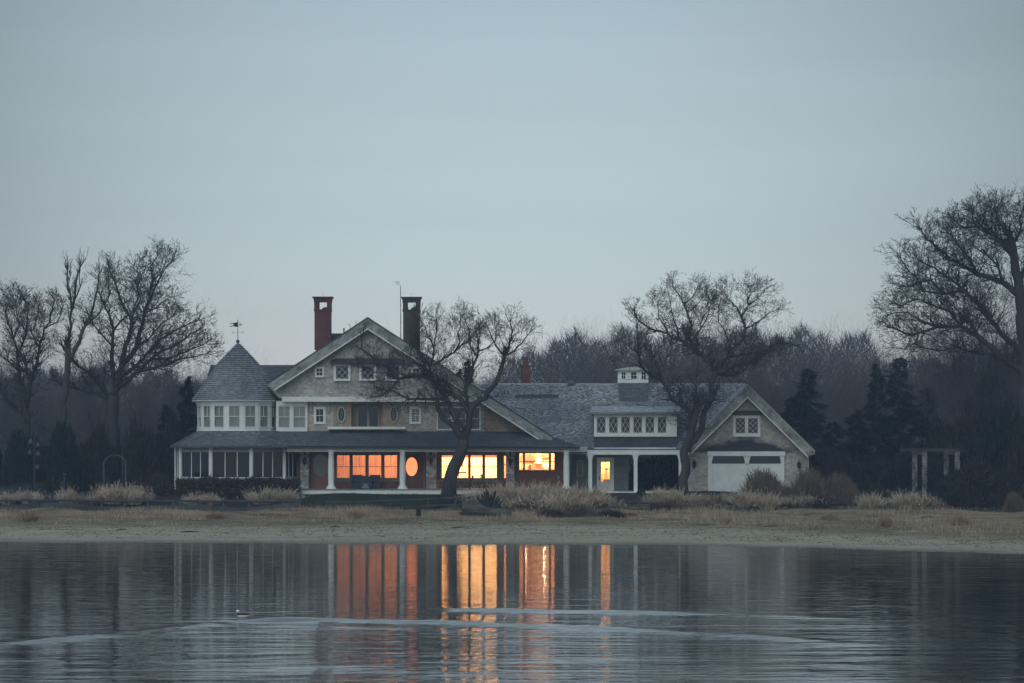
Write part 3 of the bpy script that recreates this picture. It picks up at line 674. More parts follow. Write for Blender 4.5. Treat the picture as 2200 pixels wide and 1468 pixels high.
MB().box(WORLD, fx(600), fx(1180), 213.5, 213.7, 1.9, 8.2).build('rear_wall', M_wall, HOUSE)
MB().extrude(WORLD, [(X(583, 200), 8.0), (X(1175, 200), 5.9), (X(1175, 200), 6.0), (X(790, 200), 14.2), (X(590, 200), 9.4)], 213.3, 213.45).build('rear_gable', M_wall, HOUSE)
# rear cross roof behind the tower
sg = Shing(41); q = [(X(430, 207), 207, Z(862, 207)), (X(660, 207), 207, Z(862, 207)), (X(660, 212), 212, Z(787, 212)), (X(452, 212), 212, Z(787, 212))]
rr = MB().poly(q).box(WORLD, q[3][0], q[2][0], 212, 212.2, Z(788, 212), Z(784.5, 212)).poly([(q[3][0], 212.2, Z(787, 212)), (q[2][0], 212.2, Z(787, 212)), (q[2][0], 217, Z(860, 212)), (q[3][0], 217, Z(860, 212))]).build('rear_roof', M_roofd, HOUSE)
sg.bil(*q); sg.build('shingles', M_roofd, rr)
MB().box(WORLD, X(440, 208), X(640, 208), 208, 208.2, 2.0, Z(862, 207)).build('rear_wall', M_wall, HOUSE)
# --- corner tower
TX, TY = X(512, 202), 202.0; Rw = 2.95; zs, ze = z_pt, Z(858, 198.7)
def ring_pt(Rr, th, z): return Vector((TX + Rr * math.sin(th), TY - Rr * math.cos(th), z))
prof = [(3.33, ze), (2.62, 9.55), (1.45, 11.2), (.10, 12.62)]
tr = MB(); sg = Shing(51); NS = 16
for (ra, za), (rb, zb) in zip(prof, prof[1:]):
    for k in range(NS):
        t0 = (k - .5) * 2 * math.pi / NS; t1 = (k + .5) * 2 * math.pi / NS
        q = [ring_pt(ra, t0, za), ring_pt(ra, t1, za), ring_pt(rb, t1, zb), ring_pt(rb, t0, zb)]; tr.poly(q)
        if math.cos((t0 + t1) / 2) > -.35: sg.bil(*q, .18, .18, .065)
for k in range(NS):
    t0 = (k - .5) * 2 * math.pi / NS; t1 = (k + .5) * 2 * math.pi / NS
    tr.poly([ring_pt(3.33, t0, ze - .10), ring_pt(3.33, t1, ze - .10), ring_pt(3.33, t1, ze), ring_pt(3.33, t0, ze)])
    tr.poly([ring_pt(3.33, t1, ze - .10), ring_pt(3.33, t0, ze - .10), ring_pt(2.8, t0, ze - .12), ring_pt(2.8, t1, ze - .12)])
tro = tr.build('tower_roof', M_roof, HOUSE); sg.build('shingles', M_roof, tro)
cn = MB()
for (ra, za), (rb, zb) in (((3.34, ze - .09), (3.34, ze - .04)), ((3.34, ze - .04), (3.30, ze - .09)), ((3.34, ze - .09), (3.05, ze - .22)), ((3.05, ze - .22), (2.98, ze - .45))):
    for k in range(NS):
        t0 = (k - .5) * 2 * math.pi / NS; t1 = (k + .5) * 2 * math.pi / NS
        cn.poly([ring_pt(ra, t0, za), ring_pt(ra, t1, za), ring_pt(rb, t1, zb), ring_pt(rb, t0, zb)])
cn.build('tower_cornice', M_white, tro)
zg0, zg1 = Z(917, 199.1), Z(872.5, 199.1)
apo = Rw * math.cos(math.pi / NS); fw = 2 * Rw * math.sin(math.pi / NS)
tw_ = MB()
for k in range(-5, 6):
    th = k * 2 * math.pi / NS; nrm = (math.sin(th), -math.cos(th), 0); u_ = (math.cos(th), math.sin(th), 0)
    F = Frame((TX + apo * nrm[0], TY + apo * nrm[1], 0), u_, nrm); hw = fw / 2; g = .36
    tw_.box(F, -hw, hw, -.2, 0, zs - .02, zg0 - .08).box(F, -hw, hw, -.2, 0, zg1 + .08, ze - .12)
    tw_.box(F, -hw, -g - .075, -.2, 0, zg0 - .08, zg1 + .08).box(F, g + .075, hw, -.2, 0, zg0 - .08, zg1 + .08)
    tw_.box(F, -hw - .01, hw + .01, 0, .06, zs - .02, zs + .10)
    if abs(k) < 5: hung_window(F, -g, g, zg0, zg1, .07, M_white, .5, 2, 1, curtain=True, out=.02)
tw_.build('tower_wall', M_white, HOUSE)
# --- glazed garden room under the tower
GP = [(377, 203.2), (388, 199.7), (453, 198.0), (540, 197.85), (611, 198.7), (640, 200.2)]
GPv = [Vector((X(p, D), D, 0)) for p, D in GP]; zb0, zb1 = Z(1025.5, 198), Z(971.5, 198); zgr = 1.85
cen = Vector((X(505, 202), 203, 0))
gw = MB(); gh = MB(); MB().poly([(v.x, v.y, zf) for v in GPv] + [(GPv[-1].x, 205, zf), (GPv[0].x, 205, zf)]).build('sunroom_floor', M_floorb, HOUSE)
MB().box(WORLD, X(380, 203), X(640, 203), 204.9, 205, zgr, z_ce + .3).build('sunroom_back_wall', M_walldk, HOUSE)
MB().poly([(v.x, v.y, z_ce + .28) for v in GPv] + [(GPv[-1].x, 205, z_ce + .28), (GPv[0].x, 205, z_ce + .28)]).build('sunroom_ceiling', M_cream, HOUSE)
for i in range(5):
    a, c_ = GPv[i], GPv[i + 1]; U = (c_ - a).normalized(); nn = U.cross(SZ); L = (c_ - a).length
    if nn.dot(a - cen) < 0: nn = -nn
    F = Frame(a, U, nn); pw = .15 if i not in (0, 4) else .08
    gw.box(F, 0, L, -.14, 0, zgr - .1, zb0); gh.box(F, 0, L, -.14, 0, zb1, z_pe - .03)
    o = MB(); npn = 3 if L > 1.6 else 2
    us = [pw + (L - 2 * pw) * k / npn for k in range(npn + 1)]
    for k in range(1, npn): o.box(F, us[k] - .028, us[k] + .028, -.09, -.02, zb0, zb1)
    o.box(F, pw, L - pw, -.1, .03, zb0 - .05, zb0 - .001)
    w_ = o.build('window', M_white, HOUSE)
    for k in range(npn): MB().box(F, us[k] + .03, us[k + 1] - .03, -.07, -.055, zb0 + .002, zb1 - .002).build('pane', M_darkglass, w_)
gw.build('sunroom_wall', M_cream, HOUSE); gh.build('sunroom_header', M_cream, HOUSE)
for i, v in enumerate(GPv):
    r = .15 if i in (2, 3) else (.13 if i in (1, 4) else .08)
    MB().lathe((v.x, v.y - .02, zgr), [(r, 0), (r, z_pe - zgr - .05)], 12).build('corner_post', M_white, HOUSE)
# --- chimneys
def chimney(p0, p1, py0, py1, D, m_, open_=True, name='chimney'):
    x0, x1 = X(p0, D), X(p1, D); z0, z1 = Z(py1, D), Z(py0, D); Wd = x1 - x0; dp = 1.1; c = MB(); e = .05
    if not open_:
        c.box(WORLD, x0, x1, D, D + .8, z0, z1); o = c.build(name, m_, HOUSE)
        MB().box(WORLD, x0 - .06, x1 + .06, D - .06, D + .86, z1, z1 + .10).build('cap', m_, o)
        MB().lathe(((x0 + x1) / 2, D + .4, z1 + .10), [(.2, 0), (.17, .5), (.2, .52), (.2, .62)], 12).build('chimney_pot', m_, o); return
    zo0, zo1 = z1 - (664 - 637) / 29.1, z1 - (648 - 637) / 29.1; xo0, xo1 = x0 + Wd * .28, x0 + Wd * .74
    c.box(WORLD, x0 + e, x1 - e, D + e, D + dp - e, z0, zo0 - .12)
    c.box(WORLD, x0, x1, D, D + dp, zo0 - .12, zo0)
    c.box(WORLD, x0 + e * .6, xo0, D + e * .6, D + dp - e * .6, zo0, zo1).box(WORLD, xo1, x1 - e * .6, D + e * .6, D + dp - e * .6, zo0, zo1)
    c.box(WORLD, x0, x1, D, D + dp, zo1, z1 - .15)
    o = c.build(name, m_, HOUSE)
    MB().box(WORLD, x0 - .06, x1 + .06, D - .06, D + dp + .06, z1 - .15, z1 - .07).box(WORLD, x0 - .10, x1 + .10, D - .10, D + dp + .10, z1 - .07, z1).build('cap', m_, o)
    MB().box(WORLD, xo0 + (xo1 - xo0) * .4, xo1, D + .35, D + .75, zo0, zo0 + .12).box(WORLD, xo0 + (xo1 - xo0) * .58, xo1, D + .36, D + .74, zo0 + .12, zo0 + .17).build('flue', m_, o)
    MB().tube([((x0 + x1) / 2, D + .5, z1), ((x0 + x1) / 2, D + .5, z1 + .33)], [.012, .006], 5).build('lightning_rod', M_dkmetal, o)
chimney(674, 712, 637.5, 752, 206, M_brick)
chimney(864.5, 903, 638, 758, 204.5, M_brickg)
chimney(1118.5, 1140, 788, 832, 209, M_brick, False)
MB().box(WORLD, X(712, 207), X(735, 207), 207, 209, Z(740, 207), Z(716.5, 207)).build('roof_hatch', M_walldk, HOUSE)
MB().tube([(X(739, 206), 206, Z(720, 206)), (X(739, 206), 206, Z(705, 206))], .05, 8).build('vent_pipe', M_dkmetal, HOUSE)
# --- connecting wing
De, Dr = 198.5, 207.0; we, wr = Z(965, De), Z(826, Dr)
def wing_z(D): return we + (wr - we) * (D - De) / (Dr - De)
q = [Vector((X(1150, De), De, we)), Vector((X(1481, De), De, we)), Vector((X(1606, Dr), Dr, wr)), Vector((X(1000, Dr), Dr, wr))]
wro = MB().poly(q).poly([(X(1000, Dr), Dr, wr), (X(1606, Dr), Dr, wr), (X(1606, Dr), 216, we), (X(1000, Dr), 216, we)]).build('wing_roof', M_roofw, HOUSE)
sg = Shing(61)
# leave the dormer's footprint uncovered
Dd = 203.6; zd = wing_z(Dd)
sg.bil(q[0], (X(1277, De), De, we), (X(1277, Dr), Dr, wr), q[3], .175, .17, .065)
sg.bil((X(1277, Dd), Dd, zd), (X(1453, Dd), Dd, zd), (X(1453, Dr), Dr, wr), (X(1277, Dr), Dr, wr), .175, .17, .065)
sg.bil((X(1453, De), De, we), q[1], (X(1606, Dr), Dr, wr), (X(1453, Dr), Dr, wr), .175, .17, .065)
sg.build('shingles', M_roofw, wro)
MB().box(WORLD, X(1000, Dr), X(1600, Dr), Dr - .1, Dr + .2, wr - .03, wr + .07).build('ridge_cap', M_cream, wro)
MB().lathe((X(1228, Dr), Dr, wr + .03), [(.33, 0), (.32, .12), (.24, .22), (.1, .27), (.01, .28)], 16).build('ridge_vent', M_verd, wro)
# dormer
Ddf = 198.8; dx0, dx1 = X(1277, Ddf), X(1453, Ddf); zl, zm, zu = Z(966, Ddf), Z(938.5, Ddf), Z(886, Ddf)
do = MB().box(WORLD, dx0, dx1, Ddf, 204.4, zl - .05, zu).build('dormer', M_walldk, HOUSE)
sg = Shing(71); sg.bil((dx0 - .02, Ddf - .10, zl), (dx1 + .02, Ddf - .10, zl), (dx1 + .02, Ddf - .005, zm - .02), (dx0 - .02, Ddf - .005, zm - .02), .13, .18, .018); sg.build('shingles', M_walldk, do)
F = FR(Ddf); m = MB(); wl = [1281, 1308, 1335, 1360.5, 1386.5, 1412.5]; xs_ = [(X(1281.5 + 26.1 * k, Ddf), X(1301.5 + 26.1 * k, Ddf)) for k in range(6)]
zw0, zw1 = Z(931, Ddf), Z(895.5, Ddf)
m.box(F, dx0 - .03, dx1 + .03, .002, .14, zm, zw0 - .001).box(F, dx0 - .03, dx1 + .03, .002, .14, zw1 + .001, zu)
ed_ = [dx0 - .03] + [v for a, c_ in xs_ for v in (a, c_)] + [dx1 + .03]
for k in range(0, len(ed_), 2): m.box(F, ed_[k], ed_[k + 1], .002, .14, zw0 - .001, zw1 + .001)
m.build('dormer_front', M_white, HOUSE)
for a, c_ in xs_: lattice_window(Frame((0, Ddf - .10, 0)), a + .002, c_ - .002, zw0, zw1, 2, 2, own_frame=False)
dr = MB(); q = [Vector((X(1267, 198.2), 198.2, Z(886.5, 198.2))), Vector((X(1464, 198.2), 198.2, Z(886.5, 198.2))), Vector((X(1458, 204.4), 204.4, Z(872, 204.4))), Vector((X(1272, 204.4), 204.4, Z(872, 204.4)))]
dr.poly(q); 
for a, c_ in ((0, 1), (1, 2), (3, 0)): dr.poly([q[a], q[c_], q[c_] - SZ * .10, q[a] - SZ * .10])
dr.poly([v - SZ * .10 for v in q]); dro = dr.build('dormer_roof', M_roof, HOUSE); sg = Shing(72); sg.bil(*q, .5, .2, .02); sg.build('shingles', M_roofw, dro)
# roof slot, box vent
def on_roof(px, py):   # point of the wing slope seen at px, py
    lo, hi = De, Dr
    for _ in range(40):
        md = (lo + hi) / 2
        if wing_z(md) > Z(py, md): hi = md
        else: lo = md
    return Vector((X(px, lo), lo, wing_z(lo)))
sl_n = Vector((0, -(wr - we), Dr - De)).normalized()
a = on_roof(1107, 856); c_ = on_roof(1200, 850.5); m = MB()
p4 = [on_roof(1107, 856.5) + sl_n * .06, on_roof(1200, 856.5) + sl_n * .06, on_roof(1200, 850) + sl_n * .06, on_roof(1107, 850) + sl_n * .06]
m.poly(p4); 
for i in range(4): m.poly([p4[i], p4[(i + 1) % 4], p4[(i + 1) % 4] - sl_n * .1, p4[i] - sl_n * .1])
m.build('roof_slot', M_dkmetal, wro)
m = MB(); p4 = [on_roof(1112.5, 881) + sl_n * .16, on_roof(1129, 881) + sl_n * .16, on_roof(1129, 867) + sl_n * .16, on_roof(1112.5, 867) + sl_n * .16]; m.poly(p4)
for i in range(4): m.poly([p4[i], p4[(i + 1) % 4], p4[(i + 1) % 4] - sl_n * .2, p4[i] - sl_n * .2])
m.build('skylight', M_grey, wro)
# cupola
Dc = 206.0; c0, c1 = X(1328.5, Dc), X(1393, Dc); cz0, cz1 = Z(823, Dc), Z(797, Dc)
cu = MB().box(WORLD, c0, c1, Dc, Dc + 2.0, cz0, cz1).build('cupola', M_white, HOUSE)
fl = [(X(1328.5, Dc), cz0), (X(1393, Dc), cz0)]
cb_ = on_roof(1332, 866); cc_ = on_roof(1389, 866)
m = MB(); sk_ = Shing(81); sk_.bil(cb_, cc_, (c1, Dc - .01, cz0), (c0, Dc - .01, cz0), .15, .2, .02)
m.poly([cb_, cc_, (c1, Dc, cz0), (c0, Dc, cz0)]).poly([cb_, (c0, Dc, cz0), (c0, Dc + 1, cz0 - 1)]).poly([cc_, (c1, Dc, cz0), (c1, Dc + 1, cz0 - 1)]).build('cupola_skirt', M_grey, cu); sk_.build('skirt_shingles', M_roofd, cu)
m = MB(); m.poly([(c0 - .2, Dc - .2, cz1), (c1 + .2, Dc - .2, cz1), (c1 + .2, Dc + 2.2, cz1), (c0 - .2, Dc + 2.2, cz1)])
rp = [(c0 + .8, Dc + 1.0, cz1 + .30), (c1 - .8, Dc + 1.0, cz1 + .30)]
m.box(WORLD, c0 - .2, c1 + .2, Dc - .2, Dc + 2.2, cz1, cz1 + .10)
m.poly([(c0 - .2, Dc - .2, cz1 + .1), (c1 + .2, Dc - .2, cz1 + .1), rp[1], rp[0]]).poly([(c1 + .2, Dc - .2, cz1 + .1), (c1 + .2, Dc + 2.2, cz1 + .1), rp[1]]).poly([(c0 - .2, Dc + 2.2, cz1 + .1), (c0 - .2, Dc - .2, cz1 + .1), rp[0]]).poly([(c1 + .2, Dc + 2.2, cz1 + .1), (c0 - .2, Dc + 2.2, cz1 + .1), rp[0], rp[1]])
m.build('cupola_roof', M_cream, cu)
F = FR(Dc)
for (a, c_) in ((1335.5, 1343.5), (1356, 1367), (1378.5, 1387)):
    m = MB(); u0, u1 = X(a, Dc), X(c_, Dc); zz0, zz1 = Z(814, Dc), Z(800, Dc)
    m.box(F, u0, u1, .002, .02, zz0, zz1); wd_ = m.build('pane', M_darkglass, cu)
    m = MB()
    for u in (u0 - .03, u1): m.box(F, u, u + .03, .002, .05, zz0 - .03, zz1 + .03)
    for u in np.linspace(u0, u1, 3)[1:-1]: m.box(F, u - .012, u + .012, .021, .04, zz0, zz1)
    m.box(F, u0, u1, .021, .04, (zz0 + zz1) / 2 - .012, (zz0 + zz1) / 2 + .012).box(F, u0, u1, .002, .05, zz1, zz1 + .03).box(F, u0, u1, .002, .05, zz0 - .03, zz0)
    m.build('cupola_sash', M_white, cu)
# --- breezeway
zbz = Z(1056.5, 199)
MB().box(WORLD, X(1262, 198.7), X(1480, 198.7), 198.6, 198.85, Z(977, 198.7), Z(966.5, 198.7)).build('breezeway_beam', M_white, HOUSE)
MB().box(WORLD, X(1225, 199), X(1490, 199), 198.86, 206, Z(976, 198.7), Z(975, 198.7) + .03).build('breezeway_ceiling', M_cream, HOUSE)
MB().box(WORLD, X(1240, 198.6), X(1480, 198.6), 198.3, 206, 1.7, zbz).build('breezeway_floor', M_white, HOUSE)
for px in (1268, 1365.5, 1462):
    x = X(px, 198.72); zt_ = Z(977, 198.7); o = MB().box(WORLD, x - .13, x + .13, 198.6, 198.86, zbz, zt_).build('post', M_white, HOUSE)
    m = MB()
    for sg_ in (-1, 1): m.extrude(Frame((x + sg_ * .13, 198.73, 0), (sg_, 0, 0), (0, -1, 0)), [(0, zt_), (.17, zt_), (.14, zt_ - .06), (.05, zt_ - .14), (.04, zt_ - .32), (0, zt_ - .36)], -.06, .06)
    m.build('bracket', M_white, o)
DBk = 202.0
zE0, zE1 = Z(1035, DBk), Z(993, DBk); ex0, ex1 = X(1291.5, DBk), X(1310, DBk)
wall('breezeway_wall', X(1228, DBk), X(1350, DBk), zbz, Z(975, 198.7), DBk, .15, [(ex0, ex1, zE0, zE1)], M_grey)
MB().box(WORLD, X(1350, DBk) - .15, X(1350, DBk), DBk + .16, 206, zbz, Z(975, 198.7)).build('side_wall', M_walldk, HOUSE)
F = FR(DBk); m = MB(); u0, u1 = X(1285, DBk), X(1316, DBk); zd0, zd1 = zbz, Z(986, DBk)
m.box(F, u0, ex0, .002, .05, zd0, zd1).box(F, ex1, u1, .002, .05, zd0, zd1).box(F, ex0, ex1, .002, .05, zE1, zd1).box(F, ex0, ex1, .002, .05, zd0, zE0)
dd = m.build('door', M_white, HOUSE)
MB().box(F, u0 - .1, u0, .002, .09, zd0, zd1 + .1).box(F, u1, u1 + .1, .002, .09, zd0, zd1 + .1).box(F, u0, u1, .002, .09, zd1, zd1 + .1).build('door_frame', M_white, dd)
for i in range(2):
    for j in range(3):
        ua, ub = ex0 + (ex1 - ex0) * i / 2, ex0 + (ex1 - ex0) * (i + 1) / 2; za, zb = zE0 + (zE1 - zE0) * j / 3, zE0 + (zE1 - zE0) * (j + 1) / 3
        MB().box(F, ua + .002, ub - .002, -.02, -.01, za + .002, zb - .002).build('pane', M_glass, dd)
m = MB().box(F, (ex0 + ex1) / 2 - .012, (ex0 + ex1) / 2 + .012, -.005, .03, zE0, zE1)
for j in (1, 2): m.box(F, ex0, ex1, -.006, .028, zE0 + (zE1 - zE0) * j / 3 - .012, zE0 + (zE1 - zE0) * j / 3 + .012)
m.build('glazing_bars', M_wood, dd)
MB().box(F, ex0 - .14, ex0 - .09, .05, .12, Z(1032, DBk), Z(1024, DBk)).build('handle', M_dkmetal, dd)
# dim side door left of the thin post
hung_window(Frame((0, 201.9, 0)), X(1241, 202), X(1250, 202), Z(1022, 202), Z(992, 202), .10, M_cream, .999, 1, 1, curtain=False, deep=.03)
# --- garage
DGa = 200.0; gx0, gx1 = X(1477, DGa), X(1737, DGa); ggz = 1.8; ghz = Z(968, DGa)
gable_roof((1606, 828), (1462, 971), (1751, 971), 199.2, 212, 25, 91, 2.5, 'garage_roof')
MB().box(WORLD, gx0, gx1, DGa + .01, DGa + .2, ggz, ghz).box(WORLD, gx0, gx0 + .2, DGa + .21, 211.8, ggz, ghz).box(WORLD, gx1 - .2, gx1, DGa + .21, 211.8, ggz, ghz).box(WORLD, gx0, gx1, 211.8, 212, ggz, ghz).poly([(gx0 + .1, DGa + .03, ghz), (gx1 - .1, DGa + .03, ghz), (X(1606, DGa), DGa + .03, Z(847, DGa))]).build('garage_wall', M_wall, HOUSE)
gd0, gd1 = X(1521, DGa), X(1684.5, DGa); gdz = Z(970, DGa)
M_wall_st = mat('stained_wall_shingle', (.34, .325, .285), .85, .25, .45, isl=.24, bump=.006, bscale=25, col2=(.53, .51, .46))
t = M_wall_st.node_tree; n = t.nodes; l = t.links; b = n['Principled BSDF']; srcs = b.inputs['Base Color'].links[0].from_socket
tcn = n.new('ShaderNodeTexCoord'); sp = n.new('ShaderNodeSeparateXYZ'); l.new(tcn.outputs['Object'], sp.inputs[0])
cx_ = X(1600, DGa)
def mth(op, a_, b_=None):
    m = n.new('ShaderNodeMath'); m.operation = op
    for i, v in enumerate((a_, b_)):
        if v is None: continue
        if isinstance(v, (int, float)): m.inputs[i].default_value = v
        else: l.new(v, m.inputs[i])
    return m.outputs[0]
HLX = HOUSE.location.x; HLZ = HOUSE.location.z
# damp patch over the door: an arch of dark weathering
ddx = mth('ABSOLUTE', mth('SUBTRACT', sp.outputs[0], cx_)); dzt = mth('SUBTRACT', sp.outputs[2], ghz)
edge = mth('ADD', mth('SUBTRACT', 1.05, mth('MULTIPLY', ddx, .26)), mth('MULTIPLY', noise(1.3, (1, 1, 2)), .9))
f_ = mth('MULTIPLY', mrange(mth('SUBTRACT', edge, dzt), .25, .75), mth('MULTIPLY', mrange(ddx, 4.0, 3.2), mrange(dzt, -.25, -.05)))
mm = n.new('ShaderNodeMixRGB'); l.new(f_, mm.inputs[0]); l.new(srcs, mm.inputs[1]); mm.inputs[2].default_value = (.045, .05, .055, 1); l.new(mm.outputs[0], b.inputs['Base Color'])
sg = Shing(95)
lw = (X(1606, DGa) - gx0)
sg.poly([(gx0, ggz + .15), (gx1, ggz + .15), (gx1, ghz - .02), (gx0, ghz - .02)], (0, DGa, 0), SX, SZ, holes=[(gd0, gd1, 0, gdz)])
sg.poly([(gx0 + .02, ghz - .02), (gx1 - .02, ghz - .02), (X(1606, DGa), Z(849, DGa))], (0, DGa, 0), SX, SZ); sg.build('wall_shingles', M_wall_st, HOUSE)
MB().box(WORLD, gx0 - .05, gd0, DGa - .06, DGa + .01, ggz - .1, ggz + .14).box(WORLD, gd1, gx1 + .05, DGa - .06, DGa + .01, ggz - .1, ggz + .14).build('water_table', M_white, HOUSE)
MB().box(WORLD, gx1 - .14, gx1 + .03, DGa - .05, DGa + .01, ggz + .15, ghz - .05).build('corner_board', M_cream, HOUSE)
F = FR(DGa)
# door surround, transom and boarded doors with braces
zh0, zh1 = Z(980, DGa), Z(970, DGa); tz0, tz1 = Z(996.5, DGa), zh0; ta, tb, tc_, td = X(1529, DGa), X(1600, DGa), X(1609, DGa), X(1677.5, DGa)
m = MB().box(F, gd0 - .06, gd1 + .06, .002, .22, zh0, zh1).box(F, gd0, ta, .002, .16, ggz, zh0).box(F, td, gd1, .002, .16, ggz, zh0).box(F, tb, tc_, .002, .16, tz0, zh0)
for xx, sg_ in ((ta, 1), (tb, -1), (tc_, 1), (td, -1)): m.extrude(Frame((xx, DGa - .15, 0), (sg_, 0, 0), (0, -1, 0)), [(0, zh0), (.14, zh0), (.08, zh0 - .06), (.04, zh0 - .3), (0, zh0 - .34)], -.04, .01)
gs = m.build('door_surround', M_white, HOUSE)
for a, c_ in ((ta, tb), (tc_, td)): MB().box(F, a + .01, c_ - .01, .003, .03, tz0, zh0 - .01).build('pane', M_darkglass, gs); MB().box(F, a + .01, c_ - .01, .031, .06, tz0, tz0 + .08).build('transom_sill', M_walldk, gs)
for a, c_ in ((ta, (tb + tc_) / 2 - .005), ((tb + tc_) / 2 + .005, td)):
    dd = MB().box(F, a, c_, .003, .05, ggz, tz0 - .001).build('garage_door', M_white, HOUSE)
    nb = 14
    for k in range(nb):
        u0, u1 = a + (c_ - a) * k / nb, a + (c_ - a) * (k + 1) / nb
        MB().box(F, u0 + .010, u1 - .010, .051, .070, ggz + .02, tz0 - .03).build('plank', M_white, dd)
    m = MB(); zz = (ggz + tz0) / 2; mdx = (a + c_) / 2
    for (ua, ub) in ((a + .1, mdx), (c_ - .1, mdx)): m.bar(F.p(ua, .08, tz0 - .12), F.p(ub, .08, ggz + .4), .03, .07, (0, 0, 1))
    m.build('brace', M_white, dd)
# gable double window with hood
wd0 = [(1579.5, 1601.5), (1606, 1629)]
m = MB(); F = FR(DGa - .05); a0, a1 = X(1574.5, DGa), X(1633.5, DGa); z0_, z1_ = Z(938.5, DGa), Z(893, DGa)
q0, q1 = Z(932, DGa), Z(898, DGa)
m.box(F, a0, a1, -.02, .08, z0_, q0).box(F, a0, a1, -.02, .06, q1, z1_)
es = [a0, X(1579.5, DGa), X(1601.5, DGa), X(1606, DGa), X(1629, DGa), a1]
for k in (0, 2, 4): m.box(F, es[k], es[k + 1], -.02, .06, q0, q1)
m.build('window_frame', M_white, HOUSE)
for a, c_ in wd0: lattice_window(Frame((0, DGa - .065, 0)), X(a, DGa) + .002, X(c_, DGa) - .002, q0, q1, 2, 3, own_frame=False)
hd = MB().extrude(Frame((X(1569, DGa), DGa, 0), (0, -1, 0), (1, 0, 0)), [(0, Z(882, DGa)), (.3, Z(889, DGa)), (.3, Z(891, DGa)), (0, Z(891, DGa))], 0, 70 / 30).build('window_hood', M_walldk, HOUSE)
# --- rooms behind the lit windows, each with its own lamp
M_plA = mat('terracotta_room_wall', (.80, .58, .44), .9, .1, 1.5)
M_plC = mat('ochre_room_wall', (.85, .62, .38), .9, .1, 2)
def room(name, x0, x1, y0, y1, z0, z1, m_, lamps, cut=()):
    m = MB(); m.poly([(x0, y1, z0), (x1, y1, z0), (x1, y1, z1), (x0, y1, z1)]).poly([(x0, y0, z0), (x0, y1, z0), (x0, y1, z1), (x0, y0, z1)]).poly([(x1, y0, z0), (x1, y1, z0), (x1, y1, z1), (x1, y0, z1)])
    m.poly([(x0, y0, z0), (x1, y0, z0), (x1, y1, z0), (x0, y1, z0)]).poly([(x0, y0, z1), (x1, y0, z1), (x1, y1, z1), (x0, y1, z1)])
    o = m.build(name, m_, HOUSE)
    for (lx_, ly, lz, pw, col) in lamps:
        ld = bpy.data.lights.new('room_lamp', 'POINT'); ld.energy = pw; ld.color = col; ld.shadow_soft_size = .15
        lo_ = bpy.data.objects.new('room_lamp', ld); COL.objects.link(lo_); lo_.location = (lx_, ly, lz)
    return o
room('living_room', fx(716), fx(863), DF + .19, 204.6, zf, z_ce + .3, M_plA, [(fx(850), 202.6, 4.92, 260, (1, .56, .27)), (fx(760), 202.8, 4.92, 80, (1, .57, .29))])
rb = room('dining_room', fx(941), fx(1078), DF + .19, 204.4, zf, z_ce + .3, M_plaster, [(fx(975), 202.4, 4.92, 520, (1, .63, .34)), (fx(1040), 202.4, 4.92, 850, (1, .65, .36))])
M_frame = mat('picture_frame', (.10, .05, .03), .5, .1, 3)
for k, (a, c_) in enumerate(B_w):
    MB().box(WORLD, fx(a) - .05, fx(c_) + .05, DF + .30, DF + .32, Z(982.5 + (k % 2), DF), Z(976, DF)).build('valance', M_val, rb)
for (a, c_, y0_, y1_) in ((983, 992, 992, 1001),):
    MB().box(WORLD, fx(a), fx(c_), 204.3, 204.38, Z(y1_, 204), Z(y0_, 204)).build('picture', M_frame, rb)
MB().lathe((fx(1071), 203.2, Z(1026, 203)), [(.12, -.5), (.03, -.45), (.03, 0), (.20, 0), (.12, .26), (.02, .27)], 14).build('table_lamp', M_shade, rb)
ra_ = bpy.data.objects['living_room']
for (a, c_) in A_w:
    m = MB(); n9 = 14
    for i in range(n9):
        u0, u1 = fx(a - 2) + (fx(c_ + 2) - fx(a - 2)) * i / n9, fx(a - 2) + (fx(c_ + 2) - fx(a - 2)) * (i + 1) / n9; y0_, y1_ = DF + .35 + .012 * math.sin(i * 2.1), DF + .35 + .012 * math.sin((i + 1) * 2.1)
        m.poly([(u0, y0_, Z(1030, DF)), (u1, y1_, Z(1030, DF)), (u1, y1_, Z(976, DF)), (u0, y0_, Z(976, DF))])
    m.build('sheer_curtain', M_sheer, ra_)
rc = room('kitchen', fx(1080), fx(1202), DF + .19, 204.2, zf, z_ce + .3, M_plC, [(fx(1170), 202.4, 4.92, 520, (1, .64, .38)), (fx(1130), 202.2, 4.92, 220, (1, .60, .33))])
re_ = room('entry_hall', X(1278, DBk), X(1328, DBk), DBk + .16, 204.4, zbz, Z(975, 198.7) - .05, M_plC, [(X(1300, 203), 203.2, 4.42, 260, (1, .66, .32))])
def furn(nm, boxes, parent, m_=M_wood):
    m = MB()
    for (a, c_, y0, y1, b0, b1) in boxes: m.box(WORLD, X(a, y0), X(c_, y0), y0, y1, Z(b1, y0), Z(b0, y0))
    return m.build(nm, m_, parent)
M_kc = mat('kitchen_cabinet', (.45, .20, .09), .5, .15, 3); M_pale = mat('pale_counter', (.9, .8, .6), .5, .05)
furn('cabinet', [(1128, 1150, 203.8, 204.18, 976, 990), (1166, 1180, 203.8, 204.18, 974, 984)], rc, M_kc)
furn('counter', [(1120, 1195, 203.2, 204.18, 1008, 1045)], rc, M_kc)
furn('range_hood', [(1151, 1164, 203.7, 204.18, 984, 993), (1148, 1167, 203.6, 204.1, 993, 996)], rc, M_pale)
furn('stool', [(1137, 1140, 202.0, 202.2, 999, 1010), (1134, 1136, 202.0, 202.2, 1002, 1010)], rc)
MB().lathe((X(1173, 202.6), 202.6, 3.98), [(.10, 0), (.26, -.10), (.30, -.28), (.29, -.30)], 16).build('pendant_lamp', M_shade, rc)
m = MB(); r = random.Random(5)
